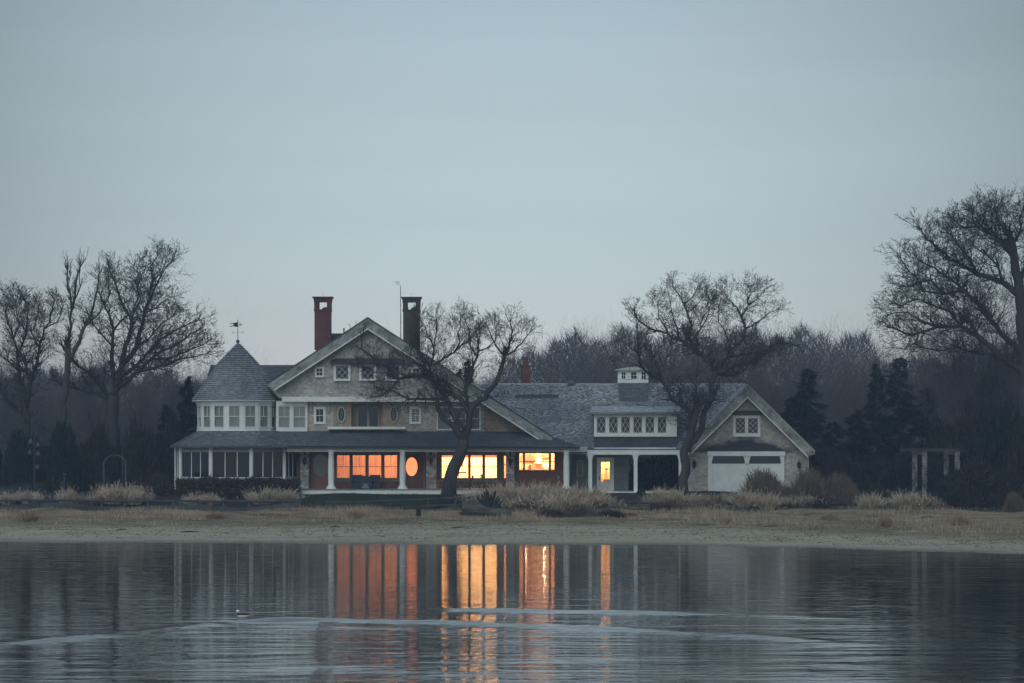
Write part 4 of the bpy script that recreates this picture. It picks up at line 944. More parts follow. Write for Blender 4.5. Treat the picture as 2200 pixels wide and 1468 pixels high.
for k in range(60):
    a_ = r.uniform(0, 6.28); e_ = r.uniform(.2, 1.4); p0 = Vector((X(1035, 200.6), 200.6, Z(1027, 200.6))); d_ = Vector((math.cos(a_) * math.cos(e_), math.sin(a_) * math.cos(e_) * .5, math.sin(e_)))
    m.bar(p0, p0 + d_ * r.uniform(.15, .32), .012, .02)
m.build('house_plant', M_needle, rb)
furn('dining_chair', [(985, 987, 201, 201.1, 1012, 1030), (1000, 1002, 201, 201.1, 1012, 1030), (985, 1002, 201, 201.1, 1014, 1017)], rb)
furn('coat_stand', [(1303, 1304.5, 203, 203.05, 1005, 1050), (1300, 1307, 203, 203.05, 1008, 1010), (1296, 1312, 203.4, 203.9, 1030, 1050)], re_)
# ------------------------------------------------------------------ trees
def tubes_np(S, n=3):
    """S: list of (x0,y0,z0,x1,y1,z1,r0,r1) -> mesh arrays of open prisms"""
    A = np.array(S, dtype=np.float64)
    if n == 3:      # the thinnest twigs are flat ribbons, the rest three-sided
        thin = A[:, 6] < .022
        V1, F1 = tubes_np(A[~thin], 4) if (~thin).any() else (np.zeros((0, 3)), np.zeros((0, 4), int))
        B = A[thin]; d = B[:, 3:6] - B[:, :3]; rs = np.random.RandomState(len(B)); q = rs.normal(size=d.shape) * np.array([1, .4, 1]); sd = np.cross(d, q); sd = np.cross(sd, d) * 0 + sd
        sd /= np.maximum(np.linalg.norm(sd, axis=1, keepdims=True), 1e-6); V2 = np.stack([B[:, :3] - sd * B[:, 6:7], B[:, :3] + sd * B[:, 6:7], B[:, 3:6] + sd * B[:, 7:8], B[:, 3:6] - sd * B[:, 7:8]], 1).reshape(-1, 3)
        F2_ = np.arange(len(V2)).reshape(-1, 4) + len(V1); return np.concatenate([V1, V2]), np.concatenate([F1, F2_]).astype(int)
    p0, p1, r0, r1 = A[:, :3], A[:, 3:6], A[:, 6], A[:, 7]
    d = p1 - p0; L = np.linalg.norm(d, axis=1, keepdims=True); d = d / np.maximum(L, 1e-6)
    ref = np.where(np.abs(d[:, :1]) < .9, np.array([[1., 0, 0]]), np.array([[0, 1., 0]]))
    e1 = np.cross(d, ref); e1 /= np.linalg.norm(e1, axis=1, keepdims=True); e2 = np.cross(d, e1)
    V = np.zeros((len(A), 2 * n, 3))
    for k in range(n):
        t = 2 * math.pi * k / n; o = e1 * math.cos(t) + e2 * math.sin(t)
        V[:, k] = p0 + o * r0[:, None]; V[:, n + k] = p1 + o * r1[:, None]
    b = np.arange(len(A))[:, None] * 2 * n
    F = np.concatenate([np.stack([b[:, 0] + k, b[:, 0] + (k + 1) % n, b[:, 0] + n + (k + 1) % n, b[:, 0] + n + k], 1) for k in range(n)])
    return V.reshape(-1, 3), F
def rdir(rng):
    z = rng.uniform(-1, 1); a = rng.uniform(0, 6.2832); s = math.sqrt(1 - z * z); return (s * math.cos(a), s * math.sin(a), z)
def grow(S, p, d, L, r, lvl, rng, up=.10, wig=.28, kids=(1, 2), spread=.9, ratio=.62, nseg=4, rmin=.008, taper=.72):
    px, py, pz = p; dx, dy, dz = d; sl = L / nseg
    for i in range(nseg):
        q = rdir(rng); dx += q[0] * wig; dy += q[1] * wig; dz += q[2] * wig + up
        m = math.sqrt(dx * dx + dy * dy + dz * dz); dx /= m; dy /= m; dz /= m
        nx, ny, nz = px + dx * sl, py + dy * sl, pz + dz * sl; r1 = max(rmin, r * taper ** ((i + 1) * 4 / nseg / 1.6) if False else r - (r - max(rmin, r * .3)) * (i + 1) / nseg)
        r0 = max(rmin, r - (r - max(rmin, r * .3)) * i / nseg)
        S.append((px, py, pz, nx, ny, nz, r0, r1)); px, py, pz = nx, ny, nz
        if lvl > 0:
            for _ in range(rng.randint(*kids) if i < nseg - 1 else 2):
                q = rdir(rng); ex, ey, ez = dx + q[0] * spread, dy + q[1] * spread, dz + q[2] * spread * .8
                m = math.sqrt(ex * ex + ey * ey + ez * ez) or 1
                grow(S, (px, py, pz), (ex / m, ey / m, ez / m), L * ratio * rng.uniform(.7, 1.15), r1 * .62, lvl - 1, rng, up, wig, kids, spread, ratio, max(3, nseg - 1) if lvl > 1 else 3, rmin)
def thick_mesh(name, lims, mat_, parent):
    m = MB()
    for pts, rad in lims: m.tube(pts, rad, 8, cap=True)
    return m.build(name, mat_, parent, smooth=True)
NTRY = 7
def hero_tree(name, label, limbs, D0, seed, lvl=2, dens=1.0, L0=1.9, up=.10, drift=2.2, rtw=.010, base=None, spread=.9, kids=(1, 2), crown_up=.35, endL=1.9):
    """limbs: polylines of (px, py) with start and end radius in px, traced crookedness, given true depth"""
    rng = random.Random(seed); k = D0 / FPX; nodes = []; lims = []
    for (pts, r0, r1) in limbs:
        # subdivide and add fine crookedness
        P2 = [Vector((X(a, D0), 0, Z(b_, D0))) for a, b_ in pts]
        y0 = D0; 
        if nodes:
            q = min(nodes, key=lambda n_: (n_[0] - P2[0].x) ** 2 + (n_[2] - P2[0].z) ** 2)
            if (q[0] - P2[0].x) ** 2 + (q[2] - P2[0].z) ** 2 < 1.3: y0 = q[1]; P2[0] = Vector((q[0], 0, q[2]))
        sgn = rng.uniform(-1, 1); dd = drift * (.5 + .5 * abs(sgn)) * (1 if sgn > 0 else -1) / 8.0
        Q = []; R_ = []; tot = sum((b_ - a).length for a, b_ in zip(P2, P2[1:])); s_ = 0; y = y0
        for a, b_ in zip(P2, P2[1:]):
            ns = max(1, round((b_ - a).length / .55))
            for i in range(ns):
                t = i / ns; p = a.lerp(b_, t); f = (s_ + (b_ - a).length * t) / tot
                w_ = 0 if (i == 0 and a is P2[0]) else .10 * min(1, f * 4)
                Q.append(Vector((p.x + rng.gauss(0, w_ * .5), y, p.z + rng.gauss(0, w_ * .4)))); R_.append(max(.02, (r0 + (r1 - r0) * f ** .8) * k * (1 if len(lims) == 0 else .88))); y += dd * (b_ - a).length / ns * (1 if r0 < 9 else .25)
            s_ += (b_ - a).length
        Q.append(Vector((P2[-1].x, y, P2[-1].z))); R_.append(max(.015, r1 * k)); lims.append((Q, R_))
        for p, r in zip(Q, R_): nodes.append((p.x, p.y, p.z, r))
    gx_, gy_ = lims[0][0][0].x, lims[0][0][0].y; gz_ = gz(gx_, gy_)
    lims[0][0][0].z = gz_ - .15; r0 = lims[0][1][0]
    lims[0][1][0] = r0 * 1.35
    root = empty(name, (gx_, gy_, gz_), label, 'tree', None)
    thick_mesh('trunk', lims, M_bark, root)
    S = []
    for Q, R_ in lims:
        n_ = len(Q)
        for i in range(1, n_):
            if R_[i] > 9.0 * k: continue
            p = Q[i]; t = (Q[i] - Q[i - 1]).normalized(); pr = dens * (.75 if R_[i] < 5 * k else .35)
            for _ in range(NTRY):
                if rng.random() > pr: continue
                q = Vector(rdir(rng)); d_ = (t * .55 + q * .9 + Vector((0, 0, crown_up))).normalized()
                grow(S, tuple(p), tuple(d_), L0 * (1 - .55 * (i / n_) ** 1.5) * rng.uniform(.55, 1.1), max(rtw * 1.5, min(.045, R_[i] * .45)), lvl, rng, up, .17, kids, spread, .62, 4, rtw)
        t = (Q[-1] - Q[-2]).normalized()
        for _ in range(3):
            q = Vector(rdir(rng)); d_ = (t + q * .65 + Vector((0, 0, .15))).normalized()
            grow(S, tuple(Q[-1]), tuple(d_), endL * rng.uniform(.8, 1.15), max(rtw * 1.6, R_[-1] * .8), lvl, rng, up, .17, kids, spread, .62, 4, rtw)
    V, F = tubes_np(S); link('crown', np_mesh('crown', V, F), M_twig, root); return root, len(S)
cnt = []
LC = [([(962, 1062), (965, 1040), (973, 1012), (984, 985), (993, 962), (997, 945)], 15, 12.5),
 ([(997, 948), (986, 932), (970, 912), (951, 899), (942, 882), (938, 862), (936, 838)], 9.5, 3),
 ([(990, 935), (980, 905), (971, 879), (960, 858), (948, 840), (935, 822), (924, 806)], 7.5, 5),
 ([(924, 808), (897, 806), (873, 809), (853, 815), (842, 799), (817, 776), (791, 760), (776, 748), (773, 724)], 5.5, 1.8),
 ([(924, 806), (905, 789), (892, 780), (879, 787), (881, 770), (883, 752)], 3, 1.2),
 ([(930, 815), (915, 790), (905, 772), (901, 750), (895, 725)], 4, 1.3),
 ([(960, 858), (936, 857), (914, 858), (881, 858), (862, 850), (845, 840), (826, 838)], 5, 1.8),
 ([(855, 815), (842, 833), (822, 846), (797, 853)], 3.5, 1.2),
 ([(852, 815), (830, 800), (805, 800), (780, 790)], 2.4, .9),
 ([(999, 945), (1005, 918), (1009, 894), (1014, 877), (1031, 861), (1050, 843), (1064, 825), (1073, 808), (1079, 784), (1084, 766)], 10, 4.5),
 ([(1083, 768), (1093, 743), (1098, 713), (1096, 694)], 3.2, 1.2), ([(1084, 768), (1102, 758), (1122, 738), (1132, 722)], 2.8, 1.1),
 ([(1083, 768), (1069, 748), (1058, 728), (1050, 708)], 2.8, 1.0),
 ([(1009, 890), (1001, 875), (994, 866), (986, 855), (973, 850), (955, 838), (942, 826), (930, 816)], 7, 5),
 ([(1003, 872), (1003, 838), (1010, 813), (1018, 784), (1026, 766), (1028, 739)], 5, 2), ([(1026, 766), (1010, 745), (1006, 713), (1000, 690)], 2.2, .9),
 ([(1027, 760), (1046, 750), (1061, 733), (1066, 708)], 2.2, .9),
 ([(926, 810), (925, 787), (950, 773), (975, 758), (987, 744), (1006, 733), (1020, 715)], 3.5, 1.2),
 ([(975, 758), (986, 735), (985, 716), (988, 690)], 2.3, .9), ([(925, 787), (931, 765), (932, 744), (940, 713), (938, 690)], 2.8, 1),
 ([(932, 744), (921, 722), (914, 700), (905, 690)], 2, .8), ([(971, 850), (966, 830), (961, 821), (932, 817)], 3, 2)]
r_, c_ = hero_tree('bare_tree', 'crooked bare tree rising in front of the lit porch windows', LC, 193.5, 7, 3, .95, 1.25, .045, 2.4, endL=.75, kids=(0, 1), spread=.85, rtw=.0095); cnt.append(c_)
LR = [([(1466, 1060), (1469, 1030), (1474, 1000), (1471, 974), (1477, 948), (1485, 920), (1494, 890), (1500, 872)], 11, 8),
 ([(1476, 962), (1494, 945), (1508, 925), (1511, 895), (1522, 872), (1530, 852), (1534, 825), (1538, 800)], 8, 6.5),
 ([(1500, 872), (1512, 862), (1527, 860), (1532, 848)], 7.5, 6),
 ([(1537, 800), (1531, 785), (1515, 761), (1485, 745), (1462, 727), (1439, 715), (1416, 708), (1393, 697), (1374, 682), (1367, 664)], 5.5, 1.6),
 ([(1513, 752), (1487, 736), (1482, 722), (1490, 699), (1482, 669), (1474, 650), (1464, 628), (1450, 612)], 4, 1.1),
 ([(1474, 650), (1490, 636), (1500, 622)], 1.8, .7), ([(1487, 736), (1510, 706), (1524, 676), (1530, 652)], 2.4, .8), ([(1569, 752), (1560, 718), (1548, 690), (1546, 662)], 2.6, .8), ([(1482, 669), (1500, 655), (1512, 640)], 1.8, .7),
 ([(1462, 727), (1458, 700), (1446, 670), (1440, 640)], 2.2, .8), ([(1430, 712), (1420, 680), (1418, 650)], 2, .8),
 ([(1515, 700), (1517, 680), (1524, 650)], 1.2, .8),
 ([(1538, 800), (1552, 782), (1566, 766), (1569, 752), (1585, 741), (1600, 727), (1609, 704), (1601, 676), (1614, 650), (1620, 625), (1618, 612)], 6, 1.0),
 ([(1601, 676), (1588, 655), (1575, 642), (1567, 630)], 2.2, .8), ([(1614, 650), (1634, 638), (1646, 624)], 2, .8), ([(1609, 704), (1632, 690), (1660, 668), (1678, 662)], 2.4, .8),
 ([(1540, 803), (1556, 799), (1578, 787), (1613, 778), (1636, 757), (1670, 737), (1694, 738)], 5, 1.3),
 ([(1546, 812), (1570, 808), (1601, 796), (1624, 775), (1642, 762), (1660, 750)], 4.5, 1.2),
 ([(1570, 766), (1590, 763), (1613, 761), (1647, 751), (1682, 752)], 3, 1.0),
 ([(1480, 938), (1478, 905), (1481, 889), (1462, 870), (1444, 859), (1432, 833), (1420, 817), (1393, 808), (1379, 789), (1369, 761), (1369, 731), (1366, 708)], 6, 1.6),
 ([(1369, 761), (1350, 748), (1335, 738)], 1.8, .7), ([(1418, 815), (1414, 795), (1404, 772)], 2.2, .9), ([(1379, 789), (1360, 782), (1340, 780)], 1.6, .6),
 ([(1494, 890), (1494, 860), (1492, 830), (1495, 812)], 5, 1.5), ([(1492, 850), (1478, 842), (1462, 838)], 1.6, .8)]
r_, c_ = hero_tree('bare_tree', 'twisted forked bare tree standing before the breezeway and garage', LR, 194.5, 9, 3, .95, 1.25, .045, 2.6, endL=.7, kids=(0, 1), spread=.85, rtw=.0095); cnt.append(c_)
LO = [([(241, 1052), (240, 1000), (241, 950), (241, 905), (243, 866), (246, 850)], 15, 13),
 ([(243, 870), (226, 834), (207, 812), (176, 788), (155, 765), (146, 750)], 7, 2.5),
 ([(246, 850), (256, 825), (261, 800), (264, 773), (279, 718), (281, 685), (262, 653), (251, 620), (240, 594), (232, 575)], 9, 1.4),
 ([(262, 790), (275, 770), (290, 751), (297, 712), (305, 674), (314, 642), (318, 598), (313, 565), (326, 545)], 7.5, 1.2),
 ([(314, 642), (330, 610), (349, 578), (366, 563)], 3, 1), ([(318, 598), (334, 585), (345, 560)], 2, .8),
 ([(305, 680), (330, 660), (352, 640), (372, 652)], 2.6, .9),
 ([(252, 838), (284, 812), (305, 790), (327, 773), (371, 751), (405, 728), (430, 715)], 7, 1.3),
 ([(260, 815), (300, 780), (327, 740), (371, 707), (400, 692), (418, 685)], 5.5, 1.2),
 ([(300, 800), (340, 792), (380, 780), (420, 768), (455, 762)], 4, 1.0), ([(327, 773), (360, 772), (400, 758), (440, 740)], 3.2, 1.0),
 ([(254, 832), (243, 800), (238, 762), (238, 707), (228, 672), (214, 650), (206, 632)], 7, 1.4),
 ([(238, 707), (252, 690), (275, 672), (290, 640), (285, 610)], 3, 1), ([(218, 655), (226, 625), (222, 600)], 2.2, .9),
 ([(243, 862), (222, 850), (200, 845), (170, 835), (140, 828)], 4, 1.3), ([(290, 751), (320, 722), (345, 690), (362, 680)], 3, 1),
 ([(281, 690), (300, 640), (296, 600), (290, 575)], 2.6, .8), ([(240, 740), (215, 720), (195, 700), (180, 672)], 3, 1)]
r_, c_ = hero_tree('bare_oak', 'tallest spreading bare oak left of the tower, arching over it', LO, 207, 11, 3, .95, 1.5, .045, 3.5, endL=.75, rtw=.012, kids=(0, 1), spread=.8); cnt.append(c_)
LB = [([(62, 1052), (62, 1000), (62, 950), (60, 915), (56, 863), (50, 830)], 9, 6.5), ([(50, 830), (39, 783), (28, 729), (13, 696), (4, 670)], 5, 1.2),
 ([(58, 890), (66, 850), (70, 815), (64, 784), (48, 757), (60, 735), (66, 716), (72, 674), (66, 650)], 6, 1.1), ([(70, 830), (80, 790), (84, 750), (94, 707), (109, 664), (112, 645)], 5, 1.1),
 ([(84, 750), (70, 715), (84, 690), (90, 660)], 2.4, .8), ([(40, 905), (25, 870), (0, 840), (-25, 800)], 4, 1.6), ([(66, 720), (50, 690), (40, 655), (36, 640)], 2.4, .8), ([(28, 729), (40, 700), (30, 665)], 2, .8),
 ([(94, 707), (120, 690), (128, 665)], 2, .8), ([(45, 800), (20, 775), (-5, 760), (-30, 720)], 3, 1)]
r_, c_ = hero_tree('bare_tree', 'slender many-stemmed bare tree at the far left of the garden', LB, 206, 13, 3, .9, 1.35, .045, 3, endL=.6, rtw=.012, kids=(0, 1), spread=.8); cnt.append(c_)
LP = [([(128, 1050), (130, 980), (132, 900), (140, 800), (141, 750)], 8, 6.5), ([(141, 760), (146, 700), (148, 664), (142, 631), (134, 605), (135, 578)], 5, 1.6),
 ([(148, 670), (152, 645), (157, 620), (161, 587), (167, 572)], 3.6, 1.5), ([(140, 790), (157, 751), (170, 715), (176, 700), (188, 670), (200, 620), (203, 585)], 6, 1.4), ([(144, 640), (138, 610), (142, 590)], 2, 1.1), ([(153, 640), (168, 615), (165, 590)], 2, 1.0), ([(176, 700), (200, 680), (216, 655)], 3, 1.1)]
r_, c_ = hero_tree('bare_tree', 'lopped bare tree with upright bristly stems beside the tallest oak', LP, 203, 17, 1, .55, .9, .25, 1.5, endL=1.0, rtw=.012, crown_up=.8); cnt.append(c_)
LF = [([(2215, 1075), (2212, 1000), (2212, 900), (2210, 800), (2203, 700), (2197, 618), (2187, 550), (2180, 510)], 26, 8),
 ([(2202, 640), (2164, 606), (2110, 585), (2050, 552), (2029, 531), (1996, 510), (1988, 490)], 9, 1.6),
 ([(2205, 760), (2155, 714), (2110, 654), (2065, 609), (2014, 573), (1990, 560)], 9, 1.6),
 ([(2206, 800), (2158, 771), (2110, 726), (2065, 702), (2014, 702), (1975, 717), (1945, 720), (1917, 706)], 10, 1.6),
 ([(2186, 545), (2140, 504), (2110, 489), (2068, 489), (2052, 478)], 7, 1.4), ([(2182, 520), (2140, 505), (2105, 492), (2092, 480)], 5, 1.3),
 ([(2150, 700), (2120, 660), (2080, 621), (2040, 628), (2000, 620), (1985, 590), (1970, 576), (1953, 545)], 6, 1.2),
 ([(2180, 510), (2165, 490), (2150, 470), (2145, 458)], 4, 1), ([(2185, 540), (2200, 500), (2205, 465), (2215, 445)], 5, 1.3),
 ([(2065, 702), (2040, 670), (2010, 655), (1975, 640), (1945, 655), (1925, 650)], 4, 1.1), ([(2014, 702), (1980, 690), (1950, 670), (1920, 672)], 3.2, 1), ([(2040, 628), (2015, 600), (1990, 600), (1962, 610)], 2.8, 1),
 ([(2110, 585), (2090, 560), (2060, 520), (2040, 500)], 3.4, 1), ([(2164, 606), (2150, 570), (2120, 545), (2090, 530)], 4, 1.1), ([(2158, 771), (2120, 760), (2070, 745), (2030, 750), (2000, 745)], 4.5, 1.2),
 ([(2110, 726), (2080, 690), (2050, 665), (2030, 650)], 4, 1.2), ([(2140, 505), (2125, 485), (2115, 465)], 3, 1), ([(1975, 717), (1965, 735), (1945, 750)], 2, .8),
 ([(2205, 600), (2230, 550), (2250, 510)], 8, 2), ([(2205, 700), (2240, 640), (2270, 560)], 8, 2)]
r_, c_ = hero_tree('bare_tree', 'huge bare tree towering at the right edge, limbs reaching left', LF, 198, 19, 3, 1.0, 1.9, .02, 4.0, endL=.9, rtw=.013, spread=.8, kids=(0, 1)); cnt.append(c_)

# generic winter trees (local space, base at the origin), shared by the wood behind
def wood_tree_mesh(seed, H, forks=4, lean=.0, tall=False):
    rng = random.Random(seed); S = []; T = []
    th = H * (.30 if not tall else .45); p = Vector((0, 0, -.2)); r = H * .013; pts = [p.copy()]; rad = [r * 1.3]
    for i in range(5):
        p = p + Vector((rng.gauss(0, .06), rng.gauss(0, .06), 1)) * (th / 5); pts.append(p.copy()); rad.append(r * (1 - i * .05))
    lims = [(pts, rad)]
    for k in range(forks):
        a = 2 * math.pi * (k + rng.random() * .6) / forks; e = rng.uniform(.18, .62); d_ = (math.cos(a) * e, math.sin(a) * e, 1); m = math.sqrt(e * e + 1)
        grow(S, tuple(p), (d_[0] / m, d_[1] / m, 1 / m), H * rng.uniform(.34, .44), r * .62, 4, rng, .045, .16, (1, 1), .62, .72, 5, .0065)
    for k in range(3):   # a few low branches
        q = pts[2 + k]; a = rng.uniform(0, 6.28); grow(S, tuple(q), (math.cos(a) * .9, math.sin(a) * .9, .4), H * .25, r * .3, 2, rng, .08, .2, (1, 1), .8, .55, 4, .012)
    m = MB(); m.tube(pts, rad, 7); V, F = tubes_np(S)
    zmax = V[:, 2].max(); return m, (V * (1, 1, 1), F), zmax
M_twigff = mat('farthest_twig', (.075, .082, .096), .95, .2, .3)  # far mass made paler in colour, as thicker haze would make it
M_twigf = mat('far_twig', (.085, .088, .097), .95, .25, .4); M_twigb = mat('far_brown_twig', (.105, .093, .090), .95, .25, .4)  # distance haze put into the colour: paler than the near trees' twigs
WT = []
for i, (sd, fk, tl) in enumerate([(101, 4, 0), (102, 5, 1), (103, 3, 0), (104, 4, 1), (105, 5, 0)]):
    m, (V, F), zm = wood_tree_mesh(sd, 15, fk, 0, tl); s_ = 15.0 / zm
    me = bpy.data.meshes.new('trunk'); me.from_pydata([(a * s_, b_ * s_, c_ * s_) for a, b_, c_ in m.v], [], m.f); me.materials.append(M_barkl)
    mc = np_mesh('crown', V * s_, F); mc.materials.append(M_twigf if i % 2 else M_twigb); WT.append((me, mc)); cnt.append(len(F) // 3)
def put_tree(v, x, y, H, rz, label, group='bare trees of the wood behind the house', name='bare_tree', wide=1.0):
    z = gz(x, y) if y < 455 else 6; root = empty(name, (x, y, z), label, 'tree', group)
    root.rotation_euler = (0, 0, rz); root.scale = (H / 15 * wide, H / 15 * wide, H / 15)
    for me, nm in zip(WT[v], ('trunk', 'crown')):
        o = bpy.data.objects.new(nm, me); COL.objects.link(o); o.parent = root
    return root
rng = random.Random(77)
SKX = [-300, 0, 120, 300, 450, 560, 640, 900, 1000, 1080, 1130, 1200, 1260, 1330, 1400, 1700, 1760, 1850, 1885, 1930, 2000, 2080, 2200, 2500]
SKY_ = [680, 735, 742, 742, 750, 765, 780, 780, 772, 740, 692, 672, 660, 655, 655, 655, 652, 662, 695, 725, 715, 690, 665, 640]
def skyl(px): return float(np.interp(px, SKX, SKY_))
WOODLAB = [(90, 'behind the slender tree at the far left'), (210, 'behind the lopped tree and tallest oak'), (340, 'behind the right limbs of the tallest oak'), (470, 'between the oak and the tower'), (800, 'beyond the left slope of the main gable'),
           (1110, 'behind the crooked tree and right chimney'), (1240, 'near the small third chimney, above the wing roof'), (1400, 'behind the white cupola'), (1560, 'behind the twisted forked tree'), (1700, 'above the garage gable'),
           (1800, 'behind the dark blue spruce'), (1960, 'behind the tall spruce beside the pergola'), (2100, 'behind the pergola roof'), (9999, 'behind the huge right-edge tree')]
def zone(px): return next(lb for lim, lb in WOODLAB if px < lim)
ROWS = {226: 'front row', 240: 'second row', 256: 'third row', 275: 'fourth row', 294: 'last row'}; WALL = []
for D, sp_ in ((226, 4.4), (240, 3.6), (256, 3.6), (275, 3.8), (294, 4.2)):
    x = -D * .20 - 6
    while x < D * .20 + 6:
        xx = x + rng.uniform(-1.5, 1.5); y = D + rng.uniform(-5, 5); px = 1100 + xx / y * FPX; top = skyl(px)
        zt_ = Z(top, y) - gz(xx, y); H = zt_ * rng.uniform(.84, 1.03)
        x += sp_ * rng.uniform(.8, 1.2)
        if D == 226 and (560 < px < 1110): continue
        if H < 4: continue
        WALL.append([xx, ROWS[D], zone(px), None]); WALL[-1][3] = put_tree(rng.randrange(5), xx, y, H, rng.uniform(0, 6.28), 'bare tree', 'bare trees of the wood ' + zone(px), wide=max(.9, min(1.5, 12 / H)))
_by = {}
for q_ in WALL: _by.setdefault((q_[1], q_[2]), []).append(q_)
for (row, zn), qs in _by.items():
    qs.sort(key=lambda q_: q_[0])
    for i, q_ in enumerate(qs):
        pl = '' if len(qs) == 1 else (', ' + (['left', 'right'][i] + ' one' if len(qs) == 2 else ['first', 'second', 'third', 'fourth', 'fifth', 'sixth', 'seventh', 'eighth', 'ninth'][min(i, 8)] + ' from left'))
        q_[3]['label'] = 'bare tree, %s, %s%s' % (row, zn, pl)
put_tree(0, X(1812, 222), 222, Z(683, 222) - 2, 1.0, 'rounded bare tree on the skyline right of the garage gable')
put_tree(4, X(535, 222), 222, Z(735, 222) - 2, 2.0, 'small bare tree showing between the tower peak and the gable', wide=1.0)
put_tree(2, X(905, 220), 220, Z(668, 220) - 2, .4, 'bare tree standing behind the right brick chimney')
for i, (px, D, top, v, lb) in enumerate([(1985, 210, 640, 3, 'bare tree between the pergola and the huge right tree, left one'), (2060, 212, 560, 1, 'tall bare tree just left of the huge right tree, set back'), (2120, 206, 570, 0, 'bare tree tangled behind the lower limbs of the huge right tree'),
        (2185, 208, 560, 4, 'bare tree directly behind the huge right trunk'), (2040, 204, 700, 2, 'lower bare tree behind the pergola roof'), (2150, 203, 690, 3, 'low bare tree inside the right-hand thicket'), (1920, 218, 705, 4, 'bare tree behind the tall dark spruce'), (2095, 201, 640, 1, 'brown bare tree filling under the huge right tree, left side'), (2165, 200, 610, 3, 'brown bare tree filling under the huge right tree, by its trunk'), (2130, 204, 720, 4, 'low bare tree deep in the right-hand thicket'),
        (190, 214, 700, 3, 'thin bare tree behind the tallest oak, left side'), (340, 214, 735, 0, 'bare tree behind the right limbs of the tallest oak'), (15, 214, 690, 1, 'bare tree behind the left edge trees'), (430, 216, 745, 2, 'bare tree between oak and tower')]):
    put_tree(v, X(px, D), D, Z(top, D) - 2, i * 1.3, lb)
put_tree(1, X(1290, 215), 215, Z(690, 215) - 2, 2.2, 'bare tree behind the wing roof left of the cupola')
# the far wood that reads as one mass
def blades_np(P, Dv, W, name, mat_, tip=.3, side=None, parent=None, kind=None):
    """thin blades: base points P, vectors Dv, widths W"""
    P = np.asarray(P, float); Dv = np.asarray(Dv, float); W = np.asarray(W, float)[:, None]
    if side is None:
        a = np.random.RandomState(3).uniform(0, 2 * np.pi, len(P)); side = np.stack([np.cos(a), np.sin(a) * .5, np.zeros(len(P))], 1)
    sd = side * W / 2
    V = np.stack([P - sd, P + sd, P + Dv + sd * tip, P + Dv - sd * tip], 1).reshape(-1, 3)
    F = np.arange(len(P) * 4).reshape(-1, 4); me = np_mesh(name, V, F)
    if parent is None and kind is None: me.materials.append(mat_); return me
    return link(name, me, mat_, parent)
rs = np.random.RandomState(8)
n_ = 150000; yy = rs.uniform(296, 330, n_); xx = rs.uniform(-1, 1, n_) * yy * .235; pxs = 1100 + xx / yy * FPX
top = np.interp(pxs, SKX, SKY_) + 30 + 14 * np.sin(pxs * .05) + 9 * np.sin(pxs * .13 + 1); zt_ = CAMZ + (HOR - top) * yy / FPX
u = rs.uniform(0, 1, n_) ** .8; zz = 2 + (zt_ - 3 - 1.2) * u
dv = np.stack([rs.normal(0, .6, n_), rs.normal(0, .3, n_), rs.uniform(.3, 1.3, n_)], 1)
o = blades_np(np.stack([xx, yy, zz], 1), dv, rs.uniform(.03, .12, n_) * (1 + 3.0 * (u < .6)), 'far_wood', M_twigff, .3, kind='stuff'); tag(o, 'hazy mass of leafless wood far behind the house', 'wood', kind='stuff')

# ------------------------------------------------------------------ evergreens and shrubs
def conifer_mesh(seed, H, Rb, n=5200, irregular=.25, droop=.35, bl=.42):
    rs = np.random.RandomState(seed); nb = int(H * 9); P = []; Dv = []; Wd = []
    for i in range(nb):
        t = (i + rs.uniform()) / nb; z = H * (.04 + .94 * t); Lb = Rb * (1 - t) ** .85 * (1 + rs.uniform(-irregular, irregular)) + .12
        a = rs.uniform(0, 2 * np.pi); m = max(6, int(n / nb * (1.6 * (1 - t) + .3)))
        s = rs.uniform(.12, 1, m) ** .7; ax = np.array([math.cos(a), math.sin(a), 0]); 
        zc = z - droop * Lb * s + .22 * Lb * s ** 2
        sidew = rs.normal(0, .16 * Lb + .05, m) * (1 - .6 * s); px = np.stack([ax[0] * Lb * s - ax[1] * sidew, ax[1] * Lb * s + ax[0] * sidew, zc + rs.normal(0, .05, m)], 1)
        d_ = np.stack([ax[0] * rs.uniform(.3, 1, m) - ax[1] * rs.normal(0, .7, m), ax[1] * rs.uniform(.3, 1, m) + ax[0] * rs.normal(0, .7, m), rs.normal(-.25, .35, m)], 1) * bl
        P.append(px); Dv.append(d_); Wd.append(rs.uniform(.08, .2, m))
    P = np.concatenate(P); Dv = np.concatenate(Dv); Wd = np.concatenate(Wd)
    a = rs.uniform(0, 2 * np.pi, len(P)); side = np.stack([np.cos(a), np.sin(a), rs.normal(0, .5, len(P))], 1)
    return P, Dv, Wd, side
def plant(name, label, cat, x, y, parts, group=None, sc=1.0, rz=0, zoff=0, squash=(1, 1, 1)):
    root = empty(name, (x, y, gz(x, y) + zoff), label, cat, group); root.rotation_euler = (0, 0, rz); root.scale = (sc * squash[0], sc * squash[1], sc * squash[2])
    for nm, me in parts:
        o = bpy.data.objects.new(nm, me); COL.objects.link(o); o.parent = root
    return root
def mesh_of(nm, P, Dv, W, m_, side=None, tip=.3): return blades_np(P, Dv, W, nm, m_, tip, side)
def trunk_me(H, r, m_=M_bark):
    m = MB().tube([(0, 0, -.2), (0, 0, H * .5), (0, 0, H * .93)], [r, r * .6, r * .15], 7); me = bpy.data.meshes.new('trunk'); me.from_pydata(m.v, [], m.f); me.materials.append(m_); return me
CF = []
for sd, H, Rb, m_, dr_ in ((1, 9, 2.4, M_needleb, .4), (2, 9, 2.1, M_needle, .3)):
    P_, Dv, Wd, sdv = conifer_mesh(sd, H, Rb, 7500, .3, dr_); CF.append([('trunk', trunk_me(H, .16)), ('crown', mesh_of('crown', P_, Dv, Wd, m_, sdv))])
